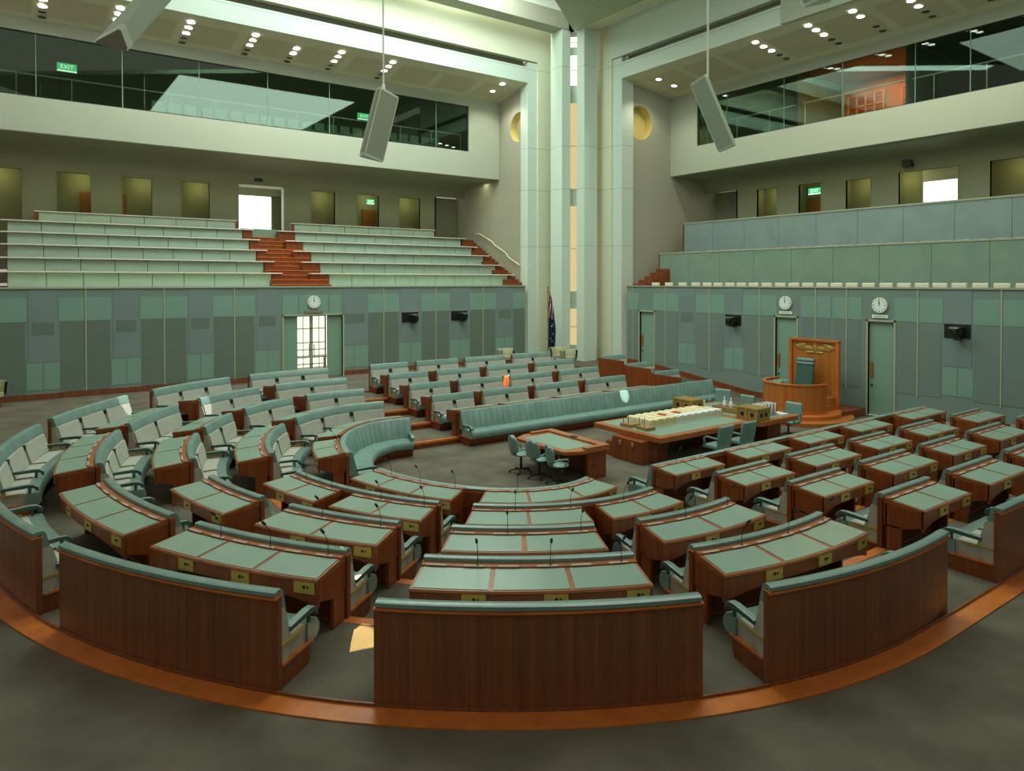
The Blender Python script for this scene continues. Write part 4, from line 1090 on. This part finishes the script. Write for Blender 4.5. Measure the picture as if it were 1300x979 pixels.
# ------------------------------------------------------------------ presiding officer's dais
SX, SY = 23.75, 15.42
T = thing('speaker_dais', 'low round wooden platform under the presiding officer desk and screen', 'platform', (SX, SY, 0))
MB().lathe((SX, SY, 0), [(0, .15), (1.98, .15), (2.0, .13), (2.0, 0)], 'gold_wood', 40).build('lower_step', T)
MB().lathe((SX, SY, 0), [(0, .30), (1.55, .30), (1.57, .28), (1.57, .15)], 'jarrah_edge', 40).build('upper_step', T)
MB().box(SX, SY-1.4, 0, XRW-.3, SY+1.4, .295, 'jarrah').build('rear_platform', T)
T = thing('speaker_screen', 'tall flat honey-coloured wooden screen with gilded crest, behind the presiding officer chair', 'screen', (25.0, 15.42, .3))
MB().box(24.95, 14.42, .30, 25.05, 16.44, 2.80, 'gold_wood').build('panel', T)
MB().box(24.87, 14.40, .30, 24.97, 14.52, 2.82, 'jarrah_edge').build('side_post', T); MB().box(24.87, 16.36, .30, 24.97, 16.48, 2.82, 'jarrah_edge').build('side_post', T)
MB().box(24.86, 14.40, 2.78, 25.07, 16.48, 2.86, 'jarrah_edge').build('top_rail', T)
m = MB()
for (u, v, ru, rv) in [(.0, 0, .1, .13), (-.55, .03, .20, .09), (.55, .03, .20, .09), (-.28, .0, .2, .07), (.28, .0, .2, .07), (-.72, .04, .08, .05), (.72, .04, .08, .05), (-.2, -.09, .18, .03), (.2, -.09, .18, .03), (-.45, .10, .1, .04), (.45, .10, .1, .04), (0, .14, .06, .05)]:
    m.ball((24.94, 15.42+u, 2.48+v*1.5), .02, ru, rv*1.45, 'gold', 12, 6)
m.build('gilded_crest', T)
T = thing('speaker_desk', 'high curved honey-coloured wooden desk of the presiding officer with green leather top', 'desk', (SX, SY, .3))
def arcp(r, a0, a1, n=20): return [(SX+r*math.cos(R(a0+(a1-a0)*i/n)), SY+r*math.sin(R(a0+(a1-a0)*i/n))) for i in range(n+1)]
p = arcp(1.18, 92, 262); p = [(SX+.55, SY+1.18)]+p+[(SX+.1, SY-1.18)]
MB().sweep(p, [(0, .30), (.06, .30), (.06, 1.32), (0, 1.32)], 'gold_wood', False).build('curved_front', T)
MB().sweep(p, [(-.03, 1.32), (.10, 1.32), (.10, 1.36), (-.03, 1.36)], 'jarrah_edge').build('top_rim', T)
MB().sweep(p, [(.10, 1.24), (.62, 1.24), (.62, 1.27), (.10, 1.27)], 'desk_leather').build('writing_surface', T)
MB().sweep(p, [(-.03, .30), (.0, .30), (.0, .40), (-.03, .40)], 'jarrah_edge').build('plinth', T)
m = MB()
for k, yy in enumerate((SY+.35, SY-.1)):
    xx = SX-1.0; m.tube([(xx, yy, 1.27), (xx, yy, 1.42), (xx+.05, yy, 1.5)], .01, 'black')
m.build('microphone', T)
T = thing('side_step', 'small box step of honey-coloured wood beside the presiding officer chair', 'step', (24.5, 14.62, .3))
MB().box(24.1, 14.45, .30, 24.86, 15.0, .48, 'gold_wood').build('lower_box', T); MB().box(24.4, 14.5, .48, 24.86, 15.0, .75, 'gold_wood').build('upper_box', T)
T = thing('speaker_chair', 'high-backed green leather chair of the presiding officer in front of the wooden screen', 'chair', (24.25, 15.5, .3))
m = MB(); m.obox((24.45, 15.5, 1.60), (.06, 0, -.012), (0, .36, 0), (.09, 0, .56), 'chair_dark_green'); m.build('backrest', T, bevel=.04)
m = MB()
for z, h in ((2.10, .055), (1.97, .05)): m.obox((24.50, 15.5, z), (.085, 0, 0), (0, .365, 0), (.01, 0, h), 'leather')
m.build('head_roll', T, bevel=.03)
MB().box(23.95, 15.16, .78, 24.5, 15.84, .92, 'leather_front').build('seat', T, bevel=.03)
for y in (15.12, 15.80): MB().box(23.95, y, 1.05, 24.4, y+.08, 1.12, 'leather').build('armrest', T, bevel=.02)
MB().cyl((24.25, 15.5, .3), (24.25, 15.5, .8), .06, 'dark_metal').build('pedestal', T)
MB().box(24.0, 15.45, .30, 24.5, 15.55, .36, 'dark_metal').build('base', T)

# ------------------------------------------------------------------ central table of the house
T = thing('central_table', 'large red-brown table with green leather top piled with books', 'table', (17.3, 14.7, 0))
ZTB = .80
m = MB(); K = [(14.28, 13.38), (18.25, 13.38), (18.45, 13.12), (20.35, 13.12), (20.35, 16.4), (18.45, 16.4), (18.25, 16.1), (14.28, 16.1)]
m.add([(x, y, ZTB-.16) for x, y in K]+[(x, y, ZTB) for x, y in K], [tuple(range(8)), tuple(range(15, 7, -1))]+[(j, (j+1) % 8, (j+1) % 8+8, j+8) for j in range(8)], 'table_rim'); m.build('table_top', T, bevel=.02)
MB().box(14.45, 13.56, ZTB, 18.15, 15.92, ZTB+.006, 'desk_leather').build('leather_inlay', T)
MB().box(18.5, 13.3, ZTB, 20.2, 16.2, ZTB+.006, 'desk_leather').build('leather_inlay', T)
MB().box(14.0, 13.83, 0, 14.75, 15.0, ZTB-.16, 'jarrah').build('pedestal', T, bevel=.01)
MB().box(14.1, 15.0, 0, 14.6, 15.35, .42, 'jarrah').build('plinth_box', T)
MB().box(14.75, 13.95, 0, 15.2, 15.6, .45, 'jarrah').build('plinth_box', T)
MB().box(17.2, 13.9, 0, 18.4, 15.7, ZTB-.16, 'jarrah_dark').build('pedestal', T)
MB().box(19.4, 13.6, 0, 20.1, 16.0, ZTB-.16, 'jarrah').build('pedestal', T)
m = MB()
for y in (14.15, 14.65): m.ball((13.98, y, .50), .02, .06, .08, 'gold', 8, 6)
m.build('gilded_ornament', T)
# rows of books
def bookrow(y, x0, x1, cols, lab, grp, depth=.30):
    first = None; x = x0; i = 0
    while x < x1:
        w = .085; h = .22+.015*math.sin(i*1.7); mat = cols((x-x0)/(x1-x0))
        cover = {'cream_book': 'cream', 'white_book': 'white', 'red_book': 'red'}[mat]
        T = thing('book', f'{cover} bound volume standing in the {lab} row of books on the central table', 'book', (x+w/2, y, ZTB+.006), f'{cover} volumes, {lab} row')
        MB().box(x, y-depth/2, ZTB+.006, x+w-.006, y+depth/2, ZTB+h, mat).build('cover', T)
        MB().box(x+.022, y-depth/2-.003, ZTB+.05, x+w-.03, y-depth/2, ZTB+h*.86, 'gold').build('spine_label', T)
        x += w; i += 1
bookrow(14.62, 15.02, 18.25, lambda u: 'cream_book' if u < .34 else 'white_book', 'near', 'n')
bookrow(15.26, 15.0, 18.1, lambda u: 'cream_book', 'far', 'f')
bookrow(14.94, 15.0, 18.2, lambda u: 'red_book' if .26 < u < .34 or .46 < u < .58 else 'cream_book', 'middle', 'm')
# despatch boxes
def dispatch(x, y, label):
    T = thing('dispatch_box', label, 'box', (x, y, ZTB), 'ornate boxes on the central table')
    MB().box(x-.30, y-.38, ZTB+.007, x+.30, y+.38, ZTB+.34, 'light_wood').build('box_body', T)
    MB().box(x-.32, y-.40, ZTB+.34, x+.32, y+.40, ZTB+.38, 'gold').build('lid', T)
    m = MB()
    for s in (-1, 1):
        for dy in (-.38, 0, .34): m.box(x+s*.31-.01, y+dy, ZTB+.007, x+s*.31+.01, y+dy+.05, ZTB+.34, 'gold')
        m.box(x-.3, y+s*.39-.01, ZTB+.02, x+.3, y+s*.39+.01, ZTB+.06, 'gold')
        for dx in (-.12, .12): m.ball((x+dx, y+s*.39, ZTB+.18), .06, .02, .07, 'black', 10, 6)
    for dy in (-.18, .18): m.ball((x-.31, y+dy, ZTB+.18), .02, .07, .07, 'black', 10, 6)
    m.build('metal_mounts', T)
dispatch(18.65, 13.6, 'ornate brass-bound wooden box on the near side of the central table'); dispatch(18.25, 15.86, 'ornate brass-bound wooden box on the far side of the central table')
# book rests, bottles, papers, trays
for x, y, l in ((14.72, 15.02, 'low wooden rest on the table end, farther one'), (14.78, 14.42, 'low wooden rest on the table end, nearer one')):
    T = thing('book_rest', l, 'stand', (x, y, ZTB)); MB().box(x-.18, y-.22, ZTB+.006, x+.18, y+.22, ZTB+.10, 'light_wood').build('base', T, bevel=.01)
    MB().tube([(x-.14, y-.1, ZTB+.1), (x-.16, y-.1, ZTB+.3), (x-.1, y-.06, ZTB+.36)], .01, 'black', 6).build('bracket', T); MB().tube([(x-.14, y+.1, ZTB+.1), (x-.16, y+.1, ZTB+.3), (x-.1, y+.15, ZTB+.36)], .01, 'black', 6).build('bracket', T)
T = thing('pen_tray', 'pale wooden tray box in the middle of the far end of the table', 'tray', (19.0, 14.9, ZTB)); MB().box(18.8, 14.35, ZTB+.006, 19.25, 15.3, ZTB+.17, 'light_wood').build('tray_box', T, bevel=.01)
MB().box(18.86, 14.42, ZTB+.17, 19.2, 15.22, ZTB+.175, 'jarrah_dark').build('tray_floor', T)
for k, y in enumerate((14.72, 14.98)):
    T = thing('bottle', 'small white bottle on the pale wooden tray, '+('nearer' if k == 0 else 'farther')+' one', 'bottle', (19.02, y, ZTB+.175), 'white bottles')
    MB().lathe((19.02, y, ZTB+.176), [(0, 0), (.055, 0), (.055, .14), (.02, .2), (.02, .27), (0, .27)], 'white_book', 12).build('bottle_body', T); MB().cyl((19.02, y, ZTB+.445), (19.02, y, ZTB+.47), .026, 'clock_face').build('cap', T)
tag(MB().box(18.3, 14.75, ZTB+.007, 18.72, 15.36, ZTB+.05, 'folder_green').build('folder'), 'green folder lying beside the far brass-bound box', 'folder')
tag(MB().obox((18.85, 16.05, ZTB+.12), (.2, .05, 0), (-.05, .25, 0), (0, 0, .11), 'white_book').build('paper_stack'), 'white stack of papers at the far side of the table beside the brass-bound box', 'papers')
for k in range(5):
    x = 19.12+k*.17; T = thing('document', f'upright white document with dark cover behind the near brass-bound box, {NTH[k]} from the box', 'document', (x, 13.75, ZTB), 'upright documents')
    MB().obox((x, 13.78, ZTB+.19), (.02, 0, 0), (0, .2, 0), (.03, 0, .18), 'flag_white').build('pages', T); MB().obox((x+.035, 13.78, ZTB+.19), (.01, 0, 0), (0, .21, 0), (.03, 0, .185), 'jarrah_dark').build('cover', T)
tag(MB().box(19.85, 13.4, ZTB+.007, 20.2, 13.8, ZTB+.03, 'paper').build('paper_stack'), 'loose white sheets at the end of the table near the presiding officer desk', 'papers')

# small reporters desk
T = thing('reporters_desk', 'small red-brown desk with green leather top standing on the open floor', 'desk', (12.0, 14.7, 0))
m = MB(); K = [(11.15, 13.72), (11.55, 13.52), (12.55, 13.52), (12.55, 15.98), (11.55, 15.98), (11.15, 15.75)]; n = len(K); z1 = .80
m.add([(x, y, z1-.09) for x, y in K]+[(x, y, z1) for x, y in K], [tuple(range(n)), tuple(range(2*n-1, n-1, -1))]+[(j, (j+1) % n, (j+1) % n+n, j+n) for j in range(n)], 'table_rim'); m.build('desk_top', T, bevel=.01)
MB().box(11.3, 13.85, z1, 12.25, 15.65, z1+.006, 'desk_leather').build('leather_inlay', T)
MB().box(12.3, 13.52, z1, 12.55, 15.98, z1+.05, 'table_rim').build('raised_rim', T); MB().box(11.75, 13.52, z1, 12.3, 13.68, z1+.05, 'table_rim').build('raised_rim', T); MB().box(11.75, 15.82, z1, 12.3, 15.98, z1+.05, 'table_rim').build('raised_rim', T)
MB().box(12.32, 13.58, 0, 12.47, 15.92, z1-.09, 'jarrah').build('front_panel', T); MB().box(11.85, 13.58, 0, 12.32, 13.68, z1-.09, 'jarrah').build('side_panel', T); MB().box(11.85, 15.82, 0, 12.32, 15.92, z1-.09, 'jarrah').build('side_panel', T)
MB().box(12.3, 14.65, z1+.05, 12.42, 14.85, z1+.07, 'black').build('microphone_base', T)
# office chairs
def swivel(x, y, rot, label, group):
    T = thing('office_chair', label, 'chair', (0, 0, 0), group)
    MB().lathe((0, 0, 0), [(0, .09), (.04, .09), (.03, .45), (0, .45)], 'dark_metal', 10).build('pedestal', T)
    for k in range(5):
        a = 2*PI*k/5+.3; m = MB(); m.tube([(0, 0, .09), (.17*math.cos(a), .17*math.sin(a), .08), (.31*math.cos(a), .31*math.sin(a), .055)], .018, 'dark_metal', 6); m.ball((.31*math.cos(a), .31*math.sin(a), .03), .03, .03, .03, 'black', 8, 6); m.build('base_arm', T)
    m = MB(); m.ball((0, 0, .49), .26, .27, .06, 'leather_front', 18, 8); m.build('seat', T)
    m = MB(); N, Mm = 9, 9; vs = []
    for d in (0, .05):
        for i in range(Mm+1):
            v = i/Mm
            for j in range(N+1):
                u = j/N*2-1; w = .24*math.sqrt(max(0.02, 1-abs(2*v-1)**3)); vs.append((-.25-.06*v+.07*u*u-d, u*w, .52+v*.50))
    q = (Mm+1)*(N+1); fs = []
    for i in range(Mm):
        for j in range(N):
            a = i*(N+1)+j; fs += [(a, a+1, a+N+2, a+N+1), (a+q, a+q+N+1, a+q+N+2, a+q+1)]
    for i in range(Mm):
        for j in (0, N): a = i*(N+1)+j; fs.append((a, a+N+1, a+N+1+q, a+q))
    for j in range(N):
        for i in (0, Mm): a = i*(N+1)+j; fs.append((a, a+1, a+1+q, a+q))
    m.add(vs, fs, 'leather_front', True); m.build('backrest', T)
    for s in (-1, 1):
        MB().tube([(-.24, s*.2, .62), (-.1, s*.30, .68), (.12, s*.30, .68), (.14, s*.28, .58), (.05, s*.22, .5)], .022, 'leather', 8).build('armrest', T)
    T.location = (x, y, 0); T.rotation_euler = (0, 0, rot); T['_o'] = (0, 0, 0)
    return T
sw = swivel(10.95, 15.25, R(-8), 'green leather swivel chair at the small reporters desk, farthest of three', 'swivel chairs at the reporters desk')
copy_tree(sw, (11.0, 14.52, 0), 'green leather swivel chair at the small reporters desk, middle of three', R(10))
copy_tree(sw, (11.05, 13.78, 0), 'green leather swivel chair at the small reporters desk, nearest of three', R(-15))
def clerkchair(x, y, rot, label):
    T = thing('leather_armchair', label, 'chair', (0, 0, 0), 'low green leather armchairs at the central table')
    m = MB(); K = [(-.26, .46), (-.22, .46), (-.28, 1.02), (-.33, 1.06), (-.38, 1.02)]
    vs = [(a, s*.31*(1 if b < .9 else .96), b) for s in (-1, 1) for a, b in K]; k = len(K)
    m.add(vs, [tuple(range(k)), tuple(range(2*k-1, k-1, -1))]+[(j, (j+1) % k, (j+1) % k+k, j+k) for j in range(k)], 'leather_front'); m.build('backrest', T, bevel=.025)
    MB().box(-.27, -.29, .38, .27, .29, .48, 'leather_front').build('seat', T, bevel=.03)
    for s in (-1, 1): MB().tube([(-.28, s*.31, .70), (.1, s*.33, .72), (.18, s*.33, .66), (.16, s*.31, .44)], .028, 'leather', 8).build('armrest', T)
    MB().cyl((0, 0, .07), (0, 0, .38), .03, 'dark_metal').build('pedestal', T)
    for j in range(4): a = PI/4+j*PI/2; MB().tube([(0, 0, .08), (.28*math.cos(a), .28*math.sin(a), .02)], .02, 'dark_metal', 6).build('base_arm', T)
    T.location = (x, y, 0); T.rotation_euler = (0, 0, rot); T['_o'] = (0, 0, 0); return T
cc = clerkchair(16.1, 12.95, R(92), 'low green leather armchair on the near side of the central table, left one')
copy_tree(cc, (17.15, 12.95, 0), 'low green leather armchair on the near side of the central table, right one', R(88))
copy_tree(cc, (20.75, 15.6, 0), 'green leather armchair at the end of the central table, left of the presiding officer desk', R(178))
copy_tree(cc, (20.75, 13.75, 0), 'green leather armchair tucked under the end of the central table near the straight desks', R(180))
copy_tree(cc, (21.2, 16.9, 0), 'green leather armchair beyond the far end of the central table', R(200))

# armchairs of pale vinyl near the corner and far left, and the flag
def tubchair(x, y, rot, label, z=.756):
    T = thing('tub_chair', label, 'chair', (0, 0, 0), 'pale tub chairs by the walls')
    MB().lathe((0, 0, 0), [(.36, .42), (.42, .42), (.47, .86), (.43, .90), (.39, .86), (.34, .48)], 'beige_vinyl', 18, R(50), R(310)).build('curved_back', T)
    MB().cyl((0, 0, .38), (0, 0, .52), .36, 'beige_vinyl', 20).build('seat', T)
    for k in range(4): a = PI/4+k*PI/2; MB().cyl((.26*math.cos(a), .26*math.sin(a), 0), (.24*math.cos(a), .24*math.sin(a), .40), .025, 'jarrah', 6).build('leg', T)
    T.location = (x, y, z); T.rotation_euler = (0, 0, rot); T['_o'] = (0, 0, 0); return T
tc = tubchair(22.7, 27.5, R(-110), 'pale greenish-beige tub chair just in front of the corner columns, nearer of two')
copy_tree(tc, (22.9, 28.6, .756), 'pale greenish-beige tub chair at the foot of the corner columns, farther of two', R(-140))
copy_tree(tc, (-.55, 30.2, .756), 'pale greenish-beige tub chair against the left wall at the left edge of the picture', R(-60))
copy_tree(tc, (20.3, 29.6, .756), 'pale greenish-beige tub chair in front of the left wall beyond the far benches', R(-100))
T = thing('flag', 'national flag with red, white and blue corner hanging from a pole in the corner', 'flag', (23.0, 29.6, .756))
MB().cyl((23.0, 29.6, .78), (23.0, 29.6, 4.75), .03, 'light_wood', 8).build('pole', T); MB().ball((23.0, 29.6, 4.8), .06, .06, .08, 'gold').build('finial', T)
MB().lathe((23.0, 29.6, .756), [(0, .06), (.22, .05), (.25, 0)], 'gold', 16).build('pole_base', T)
m = MB(); NR, NC = 22, 14; vs = []
for i in range(NR+1):
    v = i/NR; z = 4.6-v*3.1; wd = .16+.30*min(1, v*1.6)*(1-.35*v)
    for j in range(NC+1):
        u = j/NC; off = u*wd; fold = .06*math.sin(u*PI*5+v*2.0)*(.4+v)
        vs.append((23.03+rt.x*off-fw.x*fold, 29.58+rt.y*off-fw.y*fold, z-.35*u*(1-v)))
def fm(u, v):
    if v < .42:
        d = (u*2.2+v*3.0) % 1.
        return 'flag_red' if d < .28 else ('flag_white' if d < .5 else 'navy')
    return 'navy'
for i in range(NR):
    for j in range(NC):
        a = i*(NC+1)+j; m.add([vs[a], vs[a+1], vs[a+NC+2], vs[a+NC+1]], [(0, 1, 2, 3)], fm(j/NC, i/NR), True)
m.build('cloth', T)
m = MB()
for u, v in ((.45, .62), (.6, .74), (.35, .82), (.7, .55), (.5, .9)):
    a = int(v*NR)*(NC+1)+int(u*NC); c = Vector(vs[a])-fw*.02
    pts = []
    for k in range(14):
        r = .045 if k % 2 == 0 else .02; t = 2*PI*k/14; pts.append(c+rt*r*math.cos(t)+Vector((0, 0, 1))*r*math.sin(t))
    m.add([tuple(p) for p in pts], [tuple(range(14))], 'flag_white')
m.build('stars', T)

# ------------------------------------------------------------------ lights
def area(name, loc, size, power, col, rot=(0, 0, 0), sy=None, spread=None):
    l = bpy.data.lights.new(name, 'AREA'); l.energy = power; l.color = col; l.size = size
    if sy: l.shape = 'RECTANGLE'; l.size_y = sy
    if spread: l.spread = spread
    o = bpy.data.objects.new(name, l); COL.objects.link(o); o.location = loc; o.rotation_euler = rot; return o
area('skylight_main', (13.5, 24.0, 20.3), 17, 3000, (.84, 1, .90), (R(0), R(0), R(38)), 8)
area('skylight_wash', (9, 31.05, 20.9), 30, 900, (1, 1, .80), (0, 0, 0), .4)
area('skylight_well', (10, 27.5, 20.0), 20, 900, (.86, 1, .97), (R(110), 0, 0), 2.5)
area('roof_light', (15, 12, 18.5), 12, 1700, (.9, 1, .88), (0, 0, 0), 12)
# rows of lamps under the balconies
for x in (-.8, 2.4, 4.95, 7.5, 14.0, 16.7, 19.3):
    l = bpy.data.lights.new('vestibule_lamp', 'POINT'); l.energy = 10; l.color = (1, .95, .5); l.shadow_soft_size = .15
    o = bpy.data.objects.new('vestibule_lamp', l); COL.objects.link(o); o.location = (x+.45, 39.2, 9.9)
for y in (23.5, 21.0, 18.4, 16.3, 11.5):
    l = bpy.data.lights.new('vestibule_lamp', 'POINT'); l.energy = 10; l.color = (1, .95, .5); l.shadow_soft_size = .15
    o = bpy.data.objects.new('vestibule_lamp', l); COL.objects.link(o); o.location = (34.3, y+.35, 9.9)
def down(name, x, y, z, e):
    l = bpy.data.lights.new(name, 'SPOT'); l.energy = e; l.color = (1, .96, .78); l.spot_size = R(130); l.spot_blend = .6; l.shadow_soft_size = .12
    o = bpy.data.objects.new(name, l); COL.objects.link(o); o.location = (x, y, z)
for x in (-1.5, 3.6, 6.15, 8.75, 10.7, 12.65, 15.25, 18.4, 21.74): down('downlight_lamp', x, 32.6, 15.65, 260)
for y in (26.28, 23.0, 19.82, 17.22, 15.27, 13.29, 11.2, 9.1): down('downlight_lamp', 27.9, y, 15.65, 260)
area('gallery_lamps_left', (9, 35.6, 10.9), 28, 170, (1, .96, .6), (0, 0, 0), .5)
area('gallery_lamps_right', (32.0, 13, 10.8), .5, 80, (1, .96, .6), (0, 0, 0), 26)
area('orange_lamp', (32.8, 17.3, 15.1), 2.5, 260, (1, .55, .2), (0, 0, 0), 3)
# narrow shafts of sun reaching the benches
def shaft(name, src, dst, ang, power, col=(1, .97, .85)):
    l = bpy.data.lights.new(name, 'SPOT'); l.energy = power; l.color = col; l.spot_size = R(ang); l.spot_blend = .25; l.shadow_soft_size = .02
    o = bpy.data.objects.new(name, l); COL.objects.link(o); o.location = src
    o.rotation_euler = (Vector(dst)-Vector(src)).to_track_quat('-Z', 'Y').to_euler(); return o
shaft('sun_shaft', (17.0, 9.0, 17.9), (18.38, 19.06, .82), 1.3, 45000)
shaft('sun_shaft', (12, 27.5, 17.9), (3.3, 7.95, .76), 1.3, 260000, (1, .70, .28))
shaft('sun_shaft', (12, 27.5, 17.9), (3.62, 6.2, 1.84), 1.5, 60000)
shaft('sun_shaft', (10, 15.0, 17.9), (2.6, 23.2, 1.45), 3.2, 20000)
shaft('sun_shaft', (10, 15.0, 17.9), (4.5, 22.3, 1.55), 2.6, 20000)
shaft('sun_shaft', (7.0, 19.0, 17.9), (15.58, 22.72, 1.2), 1.2, 160000, (1, .9, .7))
w = bpy.data.worlds.new('World'); S.world = w; w.use_nodes = True
bg = w.node_tree.nodes['Background']; bg.inputs[0].default_value = (1., .93, .72, 1); bg.inputs[1].default_value = .45

# ------------------------------------------------------------------ camera
FPX, PCX, PCY, PITCH, YAW, HC = 898.839, 667.921, 370.093, .0141495, .940902, 5.073
cam = bpy.data.cameras.new('camera'); co = bpy.data.objects.new('camera', cam); COL.objects.link(co); S.camera = co
fwd = Vector((math.cos(YAW)*math.cos(PITCH), math.sin(YAW)*math.cos(PITCH), -math.sin(PITCH)))
rgt = Vector((math.sin(YAW), -math.cos(YAW), 0)); upv = rgt.cross(fwd)
co.matrix_world = Matrix(((rgt.x, upv.x, -fwd.x, 0), (rgt.y, upv.y, -fwd.y, 0), (rgt.z, upv.z, -fwd.z, HC), (0, 0, 0, 1)))
cam.sensor_fit = 'HORIZONTAL'; cam.sensor_width = 36; cam.lens = FPX/1300*36
cam.shift_x = -(PCX-650)/1300; cam.shift_y = (PCY-489.5)/1300
cam.clip_start = .05; cam.clip_end = 200
for o in ROOTS:
    if '_o' in o: del o['_o']
for o in bpy.data.objects:
    if '_o' in o: del o['_o']
S.view_settings.view_transform = 'Standard'; S.view_settings.look = 'None'; S.view_settings.gamma = 1; S.view_settings.use_curve_mapping = False
S.view_settings.exposure = 0
